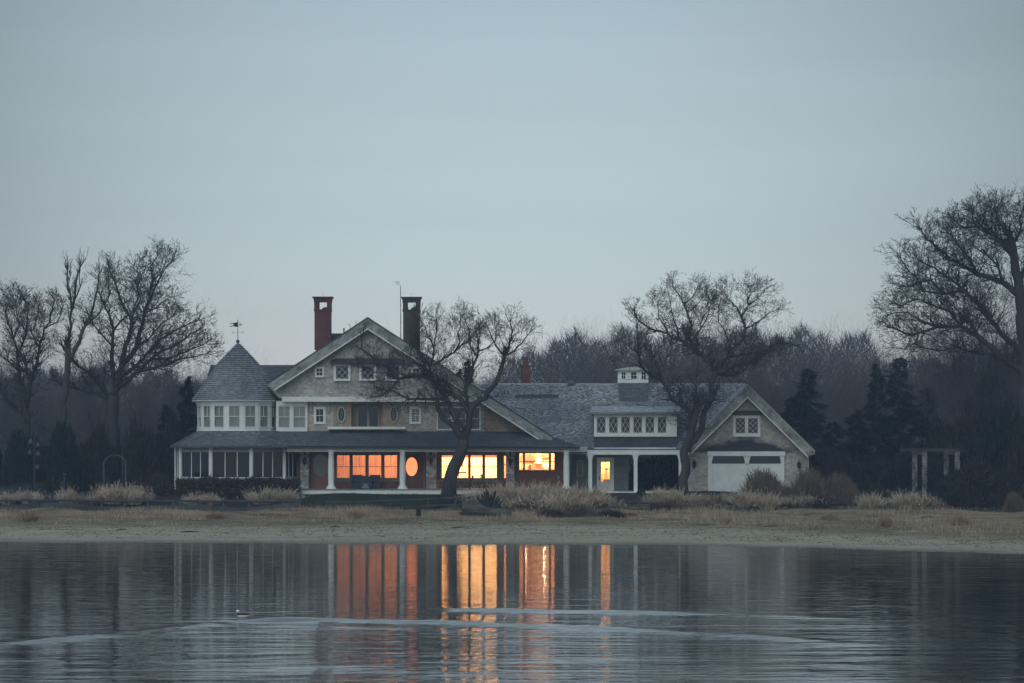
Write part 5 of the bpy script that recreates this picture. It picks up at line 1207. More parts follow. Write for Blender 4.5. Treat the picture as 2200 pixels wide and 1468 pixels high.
def conif(v, px, D, pytop, label, wide=1.0, name='spruce_tree'):
    x = X(px, D); H = Z(pytop, D) - gz(x, D); return plant(name, label, 'tree', x, D, CF[v], 'evergreens round the house', H / 9, rng.uniform(0, 6), 0, (wide, wide, 1))
conif(0, 1737, 207, 788, 'dark blue spruce with drooping boughs right of the garage gable', .95)
conif(0, 1932, 213, 762, 'tall dark spruce behind the pergola, left side', .9)
conif(1, 1884, 216, 778, 'smaller dark green fir left of the tall pergola spruce', .7)
conif(1, 1700, 214, 850, 'low dark fir hidden between garage roof and blue spruce', 1.1)
conif(1, 1990, 210, 830, 'dark fir behind the pergola roof', 1.1)
conif(1, 1840, 209, 880, 'squat dark fir between the spruces right of the garage', 1.5)
conif(1, 1790, 210, 905, 'bushy low fir just right of the blue spruce', 1.7)
conif(1, 402, 208, 806, 'dark pine against the left side of the tower', .75, 'pine_tree')
conif(1, 360, 209, 868, 'broad dark pine left of the tower, lower than the other', 1.1, 'pine_tree')
conif(1, 1004, 217, 768, 'small green pine showing behind the right slope of the gable', .5, 'pine_tree')
conif(1, 985, 219, 790, 'pine crown lower and left of the one behind the gable slope', .6, 'pine_tree')
def blob_mesh(seed, nm, n, m_, up=.25, bl=.32, wd=(.03, .10), lump=.25, fill=.55, tip=.3):
    """unit shrub: radius 1, height 1 (base at 0), foliage spread through an uneven dome"""
    rs = np.random.RandomState(seed); d = rs.normal(size=(n, 3)); d /= np.linalg.norm(d, axis=1, keepdims=True); d[:, 2] = np.abs(d[:, 2]) * 1.0 - .12
    k = rs.normal(size=(7, 3)) * 2.2; ph = rs.uniform(0, 6.28, 7); lm = sum(np.sin(d @ k[i] * 1.6 + ph[i]) for i in range(7)) / 7
    r = (1 + lump * lm) * (fill + (1 - fill) * rs.uniform(0, 1, n) ** .6) * np.where(rs.uniform(size=n) < .25, rs.uniform(.2, 1, n), 1)
    P_ = d * r[:, None] * (.92); P_[:, 2] = np.maximum(P_[:, 2], 0)
    Dv = (d * .5 + rs.normal(0, .6, (n, 3)) + np.array([0, 0, up])); Dv /= np.linalg.norm(Dv, axis=1, keepdims=True); Dv *= (bl * rs.uniform(.5, 1.2, n))[:, None]
    a = rs.uniform(0, 2 * np.pi, n); side = np.stack([np.cos(a), np.sin(a), rs.normal(0, .5, n)], 1)
    return mesh_of(nm, P_, Dv, rs.uniform(*wd, n), m_, side, tip)
B_dark = [('foliage', blob_mesh(1, 'foliage', 5200, M_needle, bl=.16, wd=(.03, .09), lump=.45))]
B_dark2 = [('foliage', blob_mesh(2, 'foliage', 5200, M_hedge, bl=.16, wd=(.03, .08), lump=.5))]
def shrub(parts, px, D, pyt, wpx, label, name='evergreen_shrub', cat='shrub', group='dark shrubs massed round the garden'):
    x = X(px, D); z0 = gz(x, D); H = Z(pyt, D) - z0; Rr = wpx / 2 * D / FPX
    root = empty(name, (x, D, z0 - .05), label, cat, group); root.rotation_euler = (0, 0, rng.uniform(0, 6)); root.scale = (Rr, Rr * .8, H * 1.02)
    for nm, me in parts: o = bpy.data.objects.new(nm, me); COL.objects.link(o); o.parent = root
    return root
for a in [(B_dark, 40, 202, 912, 90, 'dark cedar mass at the far left edge behind the fence'), (B_dark, 135, 201, 893, 100, 'tall dark cedar between the birdhouse pole and garden arch'),
          (B_dark2, 205, 205, 915, 95, 'dark shrub behind the garden arch, left side'), (B_dark2, 300, 204, 905, 110, 'dark brownish shrub between garden arch and tower'),
          (B_dark2, 375, 206, 890, 90, 'tall dark shrub hard against the left of the tower'), (B_dark, 245, 207, 930, 90, 'dark shrub at the foot of the tallest oak'),
          (B_dark, -25, 203, 900, 90, 'dark shrub cut by the left edge of the view'), (B_dark2, 85, 206, 940, 110, 'low dark shrub between the two left cedars'),
          (B_dark2, 1405, 209, 975, 150, 'dark shrub seen through the open breezeway'), (B_dark, 1450, 211, 960, 90, 'dark shrub behind the breezeway, beside the garage'),
          (B_dark2, 1790, 206, 960, 120, 'dark undergrowth mass right of the garage'), (B_dark2, 1880, 206, 985, 110, 'dark undergrowth mass left of the pergola'),
          (B_dark, 1960, 205, 950, 100, 'dark shrub directly behind the pergola posts'), (B_dark2, 2030, 204, 900, 110, 'dark shrub rising behind the pergola roof'),
          (B_dark2, 2085, 199, 880, 130, 'dark thicket bush right beside the pergola'), (B_dark, 2150, 197, 850, 150, 'tallest dark bush of the right-hand thicket'),
          (B_dark2, 2110, 193, 985, 150, 'dark thicket bush reaching the beach grass on the right'), (B_dark2, 2210, 194, 900, 150, 'dark thicket bush under the huge right tree'),
          (B_dark, 2060, 194.5, 1000, 100, 'low dark thicket bush in front of the pergola right posts'), (B_dark2, 2120, 206, 790, 170, 'brown twiggy bush high in the thicket behind the pergola'),
          (B_dark, 2230, 203, 780, 170, 'tall dark bush behind the huge right tree'), (B_dark2, 1700, 205, 985, 80, 'dark shrub at the back corner of the garage')]:
    shrub(*a)
B_br = [('foliage', blob_mesh(5, 'foliage', 5200, M_shrub, up=.9, bl=.26, wd=(.012, .035), lump=.22, fill=.35))]
B_hd = [('foliage', blob_mesh(6, 'foliage', 5000, mat('brown_hedge_leaf', (.055, .042, .038), .95, .35, 2, isl=.4), bl=.18, wd=(.03, .08), lump=.2))]
for a in [(B_br, 1640, 193.5, 1006, 110, 'tall brown bare shrub in front of the garage door'), (B_br, 1738, 193, 1003, 120, 'brown bare shrub at the right corner of the garage'),
          (B_br, 1805, 193.5, 1014, 90, 'rounded brown bare shrub furthest right beyond the garage'), (B_br, 1690, 192.3, 1040, 70, 'lower brown shrub between the two tall garage shrubs'),
          (B_br, 2180, 189, 1055, 60, 'small pale brown shrub by the right edge of the beach grass'), (B_hd, 1765, 190.5, 1060, 45, 'small dark shrub on a short stem before the garage shrubs'),
          (B_hd, 340, 198, 1011, 95, 'rounded brown bush left of the glazed garden room'), (B_hd, 1885, 196, 1035, 60, 'low dark shrub left of the pergola'),
          (B_hd, 1378, 196.5, 1044, 26, 'round clipped dark shrub at the foot of the thin breezeway post')]:
    shrub(*a, name='round_shrub', group='rounded shrubs before the house')
# clipped hedge below the garden room: one long low mass
rs = np.random.RandomState(12); n_ = 9000; xx = rs.uniform(X(378, 196.3), X(642, 196.3), n_); yy = 196.3 + rs.uniform(-.6, .5, n_)
zb_ = ground_z(xx, yy); topz = Z(1029, 196.3) + .07 * np.sin(xx * 1.7) + .05 * np.sin(xx * 4.1 + 1); zz = zb_ + (topz - zb_) * rs.uniform(0, 1, n_) ** .6
dv = rs.normal(0, .13, (n_, 3)); a = rs.uniform(0, 6.28, n_)
hroot = empty('hedge', (X(510, 196.3), 196.3, 1.7), 'long low brown hedge under the garden room windows', 'hedge')
o = blades_np(np.stack([xx, yy, zz], 1), dv, rs.uniform(.04, .12, n_), 'foliage', MATS['brown_hedge_leaf'], .4, np.stack([np.cos(a), np.sin(a), rs.normal(0, .5, n_)], 1), parent=hroot)

# ------------------------------------------------------------------ ornamental and beach grass
def clump_me(seed, n=900, rb=.30, lean=.42, plume=True, m_=None, wd=.024):
    """unit clump, 1 m tall"""
    rs = np.random.RandomState(seed); a = rs.uniform(0, 6.283, n); rr = rb * np.sqrt(rs.uniform(0, 1, n)); h = rs.uniform(.40, .82, n) * (1 - .15 * rr / rb); h[rs.uniform(size=n) < .10] *= 1.35; tg = np.round(a * 2.2 + 3 * rr); h *= .86 + .20 * np.sin(tg * 7.7)
    le = lean * (rr / rb) * rs.uniform(.2, 1.5, n); P0 = np.stack([np.cos(a) * rr, np.sin(a) * rr, np.zeros(n)], 1)
    od = np.stack([np.cos(a) * le + rs.normal(0, .06, n), np.sin(a) * le + rs.normal(0, .06, n), np.zeros(n)], 1)
    fr = [0, .45, .8, 1.0]; PT = [P0 + od * (f ** 1.8) + np.array([0, 0, 1]) * (h * f * (1 - .08 * f))[:, None] for f in fr]
    b_ = rs.uniform(0, 6.283, n); sd = np.stack([np.cos(b_), np.sin(b_), np.zeros(n)], 1); V = []; F = []; ws = [1, .9, .6, .15]
    V = np.stack([PT[i] + s * sd * (wd * ws[i] / 2) for i in range(4) for s in (-1, 1)], 1).reshape(-1, 3)
    q = np.array([[0, 1, 3, 2], [2, 3, 5, 4], [4, 5, 7, 6]]); F = (np.arange(n)[:, None, None] * 8 + q[None]).reshape(-1, 4)
    me = np_mesh('blades', V, F); me.materials.append(m_ or M_tan); out_ = [('blades', me)]
    if plume:
        k = np.where(rs.uniform(size=n) < .33)[0]; ti = PT[3][k]; m_n = 5; Pp = np.repeat(ti, m_n, 0) + rs.normal(0, .012, (len(k) * m_n, 3)) - np.array([0, 0, 1]) * rs.uniform(0, .13, len(k) * m_n)[:, None]
        Dp = rs.normal(0, .018, (len(k) * m_n, 3)) + np.array([0, 0, .06]); out_.append(('plumes', mesh_of('plumes', Pp, Dp, rs.uniform(.012, .026, len(Pp)), M_tan2, None, .4)))
    return out_
M_tanb = mat('russet_dry_grass', (.26, .19, .13), .9, .25, 1.2, isl=.35, col2=(.38, .30, .21))
CL = [clump_me(1), clump_me(2, rb=.36, lean=.5), clump_me(3, rb=.26, lean=.35), clump_me(4, 1000, m_=M_tanb, plume=False, lean=.55), clump_me(5, 1100, rb=.4, lean=.6, m_=M_tanb)]
def grass(v, px, D, pyt, wpx, label, group='clumps of tall dry grass'):
    x = X(px, D); z0 = gz(x, D); H = (Z(pyt, D) - z0) * 1.16; W = wpx * D / FPX; base = (.30 + .30) * 2
    root = empty('grass_clump', (x, D, z0 - .03), label, 'ornamental grass', group); root.rotation_euler = (0, 0, rng.uniform(0, 6)); root.scale = (W / base * 1.15, W / base * 1.15, H)
    for nm, me in CL[v]: o = bpy.data.objects.new(nm, me); COL.objects.link(o); o.parent = root
G = [(0, 18, 193, 1050, 40, 'pale grass clump at the left end of the rail fence'), (2, 62, 193, 1049, 58, 'pinkish upright grass clump behind the third fence post'),
     (2, 146, 193, 1040, 48, 'neat fan-shaped grass clump left of the garden arch'), (3, 190, 193, 1055, 50, 'low flattened grass clump beside the fan-shaped one'),
     (1, 245, 193.3, 1033, 62, 'grass clump at the left foot of the garden arch'), (0, 285, 193, 1034, 60, 'grass clump at the right foot of the garden arch'),
     (0, 420, 192.6, 1054, 44, 'short pale grass clump below the tower, left of two'), (2, 452, 192.6, 1056, 44, 'short pale grass clump below the tower, right of two'),
     (1, 568, 193, 1042, 60, 'full grass clump before the right end of the hedge'), (0, 612, 193, 1045, 60, 'grass clump between the hedge and the marker post'),
     (1, 1035, 192.5, 1042, 60, 'buff grass clump right behind the spiky yucca'), (0, 1078, 193.3, 1030, 62, 'tall grass clump below the sliver window'),
     (1, 1110, 192.2, 1033, 62, 'tall grass clump under the left of the bay window'), (0, 1146, 193.2, 1030, 60, 'tall grass clump under the middle of the bay window'),
     (2, 1180, 192.4, 1030, 60, 'tall grass clump under the right of the bay window'), (0, 1212, 193, 1034, 60, 'tall grass clump hiding the last porch column base'),
     (1, 1246, 192.2, 1033, 66, 'tall grass clump before the dim side door'), (0, 1276, 193, 1040, 54, 'grass clump left of the small lit door'),
     (4, 1104, 189.9, 1062, 56, 'front grass clump behind the right end of the driftwood'), (4, 1150, 189.3, 1058, 80, 'front russet grass clump left of the low dark brush'),
     (1, 1205, 189.0, 1052, 76, 'front grass clump in the middle of the tall bank'), (4, 1260, 189.3, 1058, 76, 'front russet grass clump at the right of the tall bank'),
     (0, 1425, 193.2, 1040, 62, 'grass clump left of the twisted tree trunk'), (1, 1462, 192.6, 1046, 56, 'grass clump at the foot of the twisted tree'),
     (3, 1440, 191.4, 1062, 90, 'low grass clump along the right-hand rail'), (4, 1545, 193, 1052, 50, 'low grass clump before the left garage door'),
     (3, 1515, 192, 1066, 60, 'short ragged grass clump by the garage corner'), (1, 1600, 191.3, 1044, 54, 'grass clump reaching up the white garage door'),
     (0, 1650, 190.8, 1052, 54, 'grass clump in front of the tall brown shrub'), (4, 1720, 190.6, 1058, 50, 'grass clump below the right garage lantern'),
     (0, 1872, 191.6, 1052, 46, 'small fan of grass between the shrubs and pergola'), (1, 1945, 191.8, 1050, 46, 'grass clump at the left pergola posts'), (4, 1975, 191.5, 1056, 46, 'grass clump just right of the pergola posts')]
for g in G: grass(*g)
# low dark brush in front of the tall bank
for i, (px, w_, pyt, lb) in enumerate([(1185, 90, 1092, 'low dark brush left of the middle below the tall grass bank'), (1245, 110, 1080, 'largest low dark brush at the foot of the tall grass bank'), (1310, 80, 1094, 'low dark brush furthest right below the tall grass bank')]):
    shrub([('twigs', blob_mesh(30 + i, 'twigs', 2600, MATS['bare_shrub'] if i == 1 else MATS['brown_hedge_leaf'], up=.7, bl=.35, wd=(.015, .04), lump=.3, fill=.3))], px, 180.0, pyt, w_, lb, 'low_brush', 'shrub', 'low brush at the beach edge')
# beach grass, stuff
rs = np.random.RandomState(21); n_ = 90000; xx = rs.uniform(-48, 48, n_); base_y = np.interp(xx, [-48, -30, -12, -2, 5, 12, 17, 28, 48], [167, 168, 171, 168, 174, 166, 158, 146, 143])
edge_n = 1.2 * np.sin(xx * .7) + .8 * np.sin(xx * 1.9 + 2); yy = base_y + edge_n + rs.uniform(0, 1, n_) ** .8 * (194.5 - base_y)
dn = np.sin(xx * 1.1 + np.sin(yy * 1.7)) + np.sin(xx * .37 + yy * .9) + rs.normal(0, .7, n_); lawn_ = (xx > -16) & (xx < -3.5) & (yy > 191.6)
kp = (dn > -.35 + np.clip((base_y + 9 - yy) / 6, 0, 1.6)) & ~lawn_; xx, yy = xx[kp], yy[kp]; n_ = len(xx); kp2 = (yy < 190.6) | (xx > 5); xx, yy = xx[kp2], yy[kp2]; n_ = len(xx); hh = rs.uniform(.10, .34, n_) * (1 + .5 * np.sin(xx * .5 + 1)); a = rs.uniform(0, 6.28, n_)
o = blades_np(np.stack([xx, yy, ground_z(xx, yy) - .02], 1), np.stack([rs.normal(0, .35, n_) * hh, rs.normal(0, .3, n_) * hh, hh], 1), rs.uniform(.015, .035, n_), 'beach_grass', M_rush, .2, kind='stuff')
tag(o, 'dry straw coloured grass along the top of the beach', 'beach grass', kind='stuff')
# lawn blades
n_ = 14000; xx = rs.uniform(X(642, 195), X(1012, 195), n_); yy = rs.uniform(192.3, 196.8, n_); hh = rs.uniform(.05, .13, n_)
o = blades_np(np.stack([xx, yy, ground_z(xx, yy)], 1), np.stack([rs.normal(0, .03, n_), rs.normal(0, .03, n_), hh], 1), rs.uniform(.02, .04, n_), 'lawn_grass', mat('lawn_blade', (.03, .05, .028), .9, .3, 1, isl=.3), .2, kind='stuff')
tag(o, 'short dark green lawn grass below the porch', 'lawn grass', kind='stuff')
# pebbles, shells and wrack line on the sand
def chips(n_, xr, yf, size, name, m_, label, cat, flat=.5):
    x = rs.uniform(*xr, n_); y = yf(x); z = ground_z(x, y); V = []; F = []
    s = rs.uniform(*size, n_); a = rs.uniform(0, 6.28, n_); c8 = np.array([(1, 0, 0), (0, 1, 0), (-1, 0, 0), (0, -1, 0), (0, 0, flat)])
    ca, sa = np.cos(a), np.sin(a); el_ = rs.uniform(.5, 1.3, n_)
    for i in range(5):
        lx, ly, lz = c8[i]; V.append(np.stack([x + s * (lx * ca * el_ - ly * sa), y + s * (lx * sa * el_ + ly * ca), z + s * lz * rs.uniform(.6, 1.4, n_) - .004], 1))
    V = np.stack(V, 1).reshape(-1, 3); q = np.array([[0, 1, 4], [1, 2, 4], [2, 3, 4], [3, 0, 4]]); F = (np.arange(n_)[:, None, None] * 5 + q[None]).reshape(-1, 3)
    o = link(name, np_mesh(name, V, F), m_); tag(o, label, cat, kind='stuff')
shore = lambda x: np.interp(x, SHX, SHY) + .6 * np.sin(x * .31) + .35 * np.sin(x * .83 + 1)
chips(14000, (-42, 42), lambda x: shore(x) + .3 + rs.uniform(0, 1, len(x)) ** 1.5 * 26, (.015, .05), 'pebbles', mat('beach_pebble', (.14, .14, .135), .9, .3, 3, isl=.5), 'small dark pebbles strewn over the sand', 'pebbles')
chips(6000, (-42, 42), lambda x: shore(x) + 3 + rs.uniform(0, 1, len(x)) ** .7 * 24, (.03, .13), 'beach_litter', mat('dead_reed_litter', (.12, .095, .065), .95, .35, 2, isl=.5), 'brown scraps of dead reed and leaves littering the beach', 'litter', .3)
chips(2600, (-42, 42), lambda x: shore(x) + .3 + rs.uniform(0, 1, len(x)) ** 1.3 * 26, (.012, .035), 'shells', mat('shell', (.6, .6, .57), .7, .15, 3, isl=.2), 'white shell fragments scattered along the tide line', 'shells')
chips(7000, (-42, 42), lambda x: shore(x) + 9 + 2.2 * np.sin(x * .25) + .8 * np.sin(x * 1.3) + rs.normal(0, 1.6, len(x)) + 5 * (np.sin(x * .7 + 2) > .3) + 30 * (np.sin(x * .63 + np.sin(x * 2.1)) < -.75), (.02, .075), 'seaweed_wrack', mat('seaweed', (.07, .065, .05), .95, .3, 3, isl=.4), 'dark line of dried seaweed along the beach', 'seaweed', .35)
# weed tussocks, sticks and stones lying about on the sand
WT_ = [('twigs', blob_mesh(50, 'twigs', 900, MATS['russet_dry_grass'], up=.8, bl=.5, wd=(.02, .06), lump=.4, fill=.1))]
for i, (px, D_, w_, pyt, lb) in enumerate([(462, 178, 60, 1097, 'ragged weed tussock on the sand below the left rail fence'), (576, 171, 16, 1122, 'tiny dark tussock alone on the open sand'), (1345, 181, 60, 1098, 'dry weed tussock right of the dark brush'), (1560, 172, 40, 1110, 'small weed tussock below the garage'),
        (60, 176, 60, 1096, 'weed tussock on the sand at the far left'), (760, 179, 70, 1095, 'wispy weed tussock left of the black stump'), (1900, 166, 60, 1108, 'weed tussock on the sand below the pergola'), (2060, 168, 70, 1104, 'weed tussock right of the pergola, on the sand'), (1780, 175, 50, 1100, 'weed tussock below the rounded brown shrubs')]):
    shrub(WT_, px, D_, pyt, w_, lb, 'weed_tussock', 'weed', 'weed tussocks on the beach')
r = random.Random(14)
for i in range(7):
    sx, slb = [(380, 'on the sand below the short pale grass clumps'), (240, 'on the sand below the garden arch'), (700, 'on the sand below the left porch column'), (980, 'on the sand below the driftwood log'), (1500, 'on the sand below the twisted tree'), (1650, 'on the sand below the garage door'), (1980, 'on the sand below the pergola')][i]
    D_ = r.uniform(160, 178); x = X(sx + r.uniform(-20, 20), D_); a_ = r.uniform(-.5, .5); L_ = r.uniform(.4, 1.1); p0 = Vector((x, D_, gz(x, D_) + .03)); p1 = Vector((x + L_, D_ + a_, gz(x + L_, D_ + a_) + .05))
    tag(MB().tube([p0, p0.lerp(p1, .5) + Vector((0, 0, r.uniform(0, .08))), p1], [.03, .045, .015], 6).build('driftwood_stick', M_log, None), 'dark driftwood stick ' + slb, 'stick', 'driftwood sticks on the beach')
# ------------------------------------------------------------------ rail fences
def rail_fence(label, posts, D, tops, lows, name='rail_fence'):
    """posts px list; tops/lows interpolated py of the rails"""
    x0 = X(posts[0], D); root = empty(name, (x0, D, gz(x0, D)), label, 'fence'); r = random.Random(len(posts))
    pt = []
    for px in posts:
        x = X(px, D) ; y = D + r.uniform(-.06, .06); zt_ = Z(float(np.interp(px, *tops)), D); g = gz(x, y)
        MB().bar((x, y, g - .2), (x + r.uniform(-.03, .03), y, zt_ + r.uniform(.06, .16)), .17, .14, (0, 1, 0)).build('post', M_rail, root, bevel=.015)
        pt.append((px, x, y))
    for (pa, xa, ya), (pb, xb, yb) in zip(pt, pt[1:]):
        for rl in (tops, lows):
            if rl is None: continue
            za, zb = Z(float(np.interp(pa, *rl)), D) + r.uniform(-.03, .03), Z(float(np.interp(pb, *rl)), D) + r.uniform(-.03, .03)
            MB().tube([(xa - .08, ya - .09, za), ((xa + xb) / 2, (ya + yb) / 2 - .09 , (za + zb) / 2 + r.uniform(-.03, .01)), (xb + .08, yb - .09, zb)], [.062, .075, .062], 6).build('rail', M_rail, root)
rail_fence('two-rail weathered fence running along the beach on the left', [-90, -38, 14, 64, 115, 167, 218, 268, 319, 372, 425, 480, 535, 590, 640], 191, ([0, 640], [1075, 1078]), ([0, 640], [1089, 1093]))
rail_fence('low rail fence crossing the lawn below the porch', [703, 770, 838, 920, 978, 1026], 192, ([640, 780, 900, 1030], [1080, 1079, 1074, 1068]), ([640, 780, 900, 1030], [1094, 1094, 1088, 1084]))
rail_fence('single-rail fence from the small lit door to the pergola', [1284, 1318, 1400, 1480, 1560, 1640, 1725, 1810, 1895, 1985], 191.0, ([1280, 1410, 1480, 1640, 1990], [1077, 1081, 1086, 1089, 1091]), None)
ed_ = empty('timber_edging', (X(280, 189.5), 189.5, .8), 'low dark timber edging at the foot of the left rail fence', 'edging'); r = random.Random(2)
for k in range(12):
    xa, xb_ = X(-100 + k * 62, 189.5), X(-100 + (k + 1) * 62 - 1.5, 189.5); za, zb_ = gz(xa, 189.5), gz(xb_, 189.5)
    MB().bar((xa, 189.5 + r.uniform(-.04, .04), za + .13), (xb_, 189.5 + r.uniform(-.04, .04), zb_ + .13), .16, .50 + r.uniform(-.03, .04)).build('timber', M_rail, ed_)
# dark board fence behind the left garden
ra = empty('board_fence', (X(100, 200), 200, 1.9), 'dark board fence sloping up behind the left grass clumps', 'fence'); m = MB(); pa = (X(-60, 197), 197, Z(1051, 197)); pb = (X(214, 206), 206, Z(1023, 206)); n_ = 96; r = random.Random(3)
for k in range(n_):
    f = (k + .5) / n_; x = pa[0] + (pb[0] - pa[0]) * f; y = pa[1] + (pb[1] - pa[1]) * f; z = pa[2] + (pb[2] - pa[2]) * f; m.box(WORLD, x - .045, x + .045, y - .01, y + .01, gz(x, y) - .1, z - .05 + r.uniform(-.02, .02))
tag(m.build('boards', M_walldk, ra), kind='stuff'); MB().bar(pa, pb, .10, .06).build('top_rail', M_rail, ra)
# ------------------------------------------------------------------ garden furniture on the left
ax0, ax1, Da = X(223, 197), X(270, 197), 197.0; g = gz(ax0, Da); ar = empty('garden_arch', ((ax0 + ax1) / 2, Da, g), 'thin round-topped metal garden arch among the grass clumps', 'garden arch')
zs_ = Z(998, Da); cx_ = (ax0 + ax1) / 2; rr_ = (ax1 - ax0) / 2
for dy in (-.25, .25):
    for xx_ in (ax0, ax1): MB().tube([(xx_, Da + dy, g - .1), (xx_, Da + dy, zs_)], .035, 6).build('upright', M_verd, ar)
    MB().tube([(cx_ - rr_ * math.cos(math.pi * i / 16), Da + dy, zs_ + rr_ * .85 * math.sin(math.pi * i / 16)) for i in range(17)], .028, 6).build('hoop', M_verd, ar)
m = MB()
for i in range(1, 16, 2): q_ = (cx_ - rr_ * math.cos(math.pi * i / 16), zs_ + rr_ * .85 * math.sin(math.pi * i / 16)); m.tube([(q_[0], Da - .25, q_[1]), (q_[0], Da + .25, q_[1])], .012, 5)
tag(m.build('rungs', M_verd, ar), kind='stuff')
for xx_ in (ax0, ax1): MB().lathe((xx_, Da - .25, zs_ - .08), [(.03, 0), (.07, .04), (.07, .10), (.03, .14)], 10).build('finial', M_verd, ar)
M_gourd = mat('pale_gourd', (.075, .085, .10), .7, .1, 3)
xb, Db = X(74, 199), 199.0; g = gz(xb, Db); bh = empty('birdhouse_pole', (xb, Db, g), 'tall thin pole hung with pale birdhouse gourds, before the cedars', 'birdhouse pole')
MB().tube([(xb, Db, g - .1), (xb, Db, Z(905, Db))], [.05, .035], 8).build('pole', M_rail, bh)
for (px, py, s_) in ((66, 951, .19), (82, 958, .17), (64, 974, .16), (82, 977, .18), (80, 1005, .15)):
    x = X(px, Db); z = Z(py, Db); o = MB().lathe((x, Db, z), [(.02, s_ * 1.6), (s_ * .3, s_ * 1.4), (s_ * .5, s_ * .9), (s_, s_ * .3), (s_ * 1.05, 0), (s_ * .8, -s_ * .6), (s_ * .2, -s_)], 12).build('gourd', M_gourd, bh, smooth=True)
    MB().bar((x, Db, z + s_ * 1.5), (xb, Db, z + s_ * 1.7), .02, .02).build('hanger', M_dkmetal, o)
x, D_ = X(138, 196.5), 196.5; g = gz(x, D_); o = empty('garden_post', (x, D_, g), 'short post with a flat pale cap left of the fan-shaped grass', 'post')
MB().box(WORLD, x - .05, x + .05, D_ - .05, D_ + .05, g - .1, Z(1019, D_)).build('post', M_rail, o); MB().box(WORLD, x - .12, x + .12, D_ - .12, D_ + .12, Z(1019, D_), Z(1017, D_)).build('cap', M_verd, o)
x, D_ = X(263, 198.5), 198.5; g = gz(x, D_); o = empty('garden_whirligig', (x, D_, g), 'pale whirligig with tattered vanes above the garden arch', 'whirligig')
MB().tube([(x, D_, g - .1), (x, D_, Z(962, D_))], .025, 6).build('pole', M_verd, o); r = random.Random(4)
for k in range(7):
    a_ = k * .9 + .3; z = Z(955, D_); L_ = r.uniform(.3, .6); MB().bar((x, D_, z), (x + math.cos(a_) * L_, D_ - .05, z + math.sin(a_) * L_ * .9), .015, r.uniform(.08, .16), (0, 1, 0)).build('vane', M_gourd, o)
x, D_ = X(645.5, 192.4), 192.4; g = gz(x, D_); o = empty('marker_post', (x, D_, g), 'thin dark post with white flecks where lawn and hedge meet', 'post')
MB().tube([(x, D_, g - .1), (x, D_, Z(1030, D_))], [.09, .07], 7).build('post', M_rail, o)
for py in (1027, 1046, 1062, 1070): MB().box(WORLD, x - .05 + (py % 7) * .012, x + .03, D_ - .11, D_ - .085, Z(py, D_), Z(py - 3, D_)).build('tag', M_white, o)
# ------------------------------------------------------------------ yucca, driftwood, stump
D_ = 188.6; x = X(1050, D_); g = gz(x, D_); o = empty('yucca', (x, D_, g), 'dark spiky yucca behind the driftwood log', 'plant'); r = random.Random(6)
M_yuc = mat('yucca_leaf', (.014, .022, .024), .7, .3, 3)
for k in range(17):
    a_ = math.pi * (k + .5) / 17 + r.uniform(-.08, .08); el_ = r.uniform(1.1, 1.6) * (.75 + .35 * math.sin(a_)); dy = r.uniform(-.35, .35); d_ = Vector((math.cos(a_) * .85, dy, .22 + math.sin(a_))).normalized(); p0 = Vector((x + r.uniform(-.08, .08), D_, g - .02)); sd = d_.cross(Vector((0, 1, 0))).normalized(); m = MB(); n3 = Vector((0, -.03, 0))
    for s_ in (0,):
        w_ = [.045, .095, .09, .055, .01]; pts = [p0 + d_ * (el_ * f) for f in (0, .3, .6, .85, 1)]
        for i in range(4): m.poly([pts[i] - sd * w_[i], pts[i] + n3, pts[i + 1] + n3, pts[i + 1] - sd * w_[i + 1]]).poly([pts[i] + n3, pts[i] + sd * w_[i], pts[i + 1] + sd * w_[i + 1], pts[i + 1] + n3])
    m.build('leaf', M_yuc, o)
D_ = 182.6; lw = []; rd = []; r = random.Random(9)
for i in range(13):
    f = i / 12; px = 995 + 103 * f; rpx = 11 * (1 - f) ** .8 + 5.0 + 1.5 * math.sin(f * 9); xx_ = X(px, D_); g = gz(xx_, D_ - .2 * f); lw.append((xx_, D_ - .3 * f, g + rpx * .0314 * .6)); rd.append(rpx * .0360)
lo_ = MB().tube(lw, rd, 14).build('driftwood_log', M_log, None, smooth=True)
for v in lo_.data.vertices: k_ = 1 + .13 * math.sin(v.co.x * 5 + v.co.z * 9) + .06 * math.sin(v.co.z * 31 + v.co.x * 3); c_ = Vector(lw[min(12, max(0, round((v.co.x - lw[0][0]) / (lw[-1][0] - lw[0][0]) * 12)))]); v.co = Vector((v.co.x, c_.y + (v.co.y - c_.y) * k_, c_.z + (v.co.z - c_.z) * k_))
tag(lo_, 'large weathered driftwood log lying in front of the yucca', 'driftwood')
lp = Vector(lw[0])
for k in range(9):
    a_ = k * .7; q_ = lp + Vector((-.02, .18 * math.cos(a_) - .1, .22 * math.sin(a_)))
    MB().tube([q_ + Vector((.25, 0, 0)), q_ + Vector((-.02, -.05 * math.cos(a_), .12 * math.sin(a_))), q_ + Vector((-.10 - .1 * (k % 3), -.14, .22 * math.sin(a_) + .08))], [.09, .06, .012], 6).build('root', M_log, lo_)
for (dx_, dz_, L_) in ((.9, .22, 1.1), (.5, .34, .7), (2.9, .1, .5)):
    MB().tube([lp + Vector((dx_, -.35, dz_)), lp + Vector((dx_ + L_ * .5, -.38, dz_ - .08 * L_)), lp + Vector((dx_ + L_, -.34, dz_ - .2))], [.015, .05, .01], 6).build('splinter', M_log, lo_)
D_ = 182.0; x = X(899, D_); g = gz(x, D_); so_ = MB(); so_.lathe((x, D_, g - .05), [(.19, 0), (.165, .15), (.155, .45), (.15, .70), (.10, .76), (.02, .77)], 12).build('mooring_stump', mat('black_post', (.016, .02, .022), .9, .3, 3), None)
so_ = bpy.data.objects['mooring_stump']; tag(so_, 'short black stump of a post standing alone in the beach grass', 'stump')
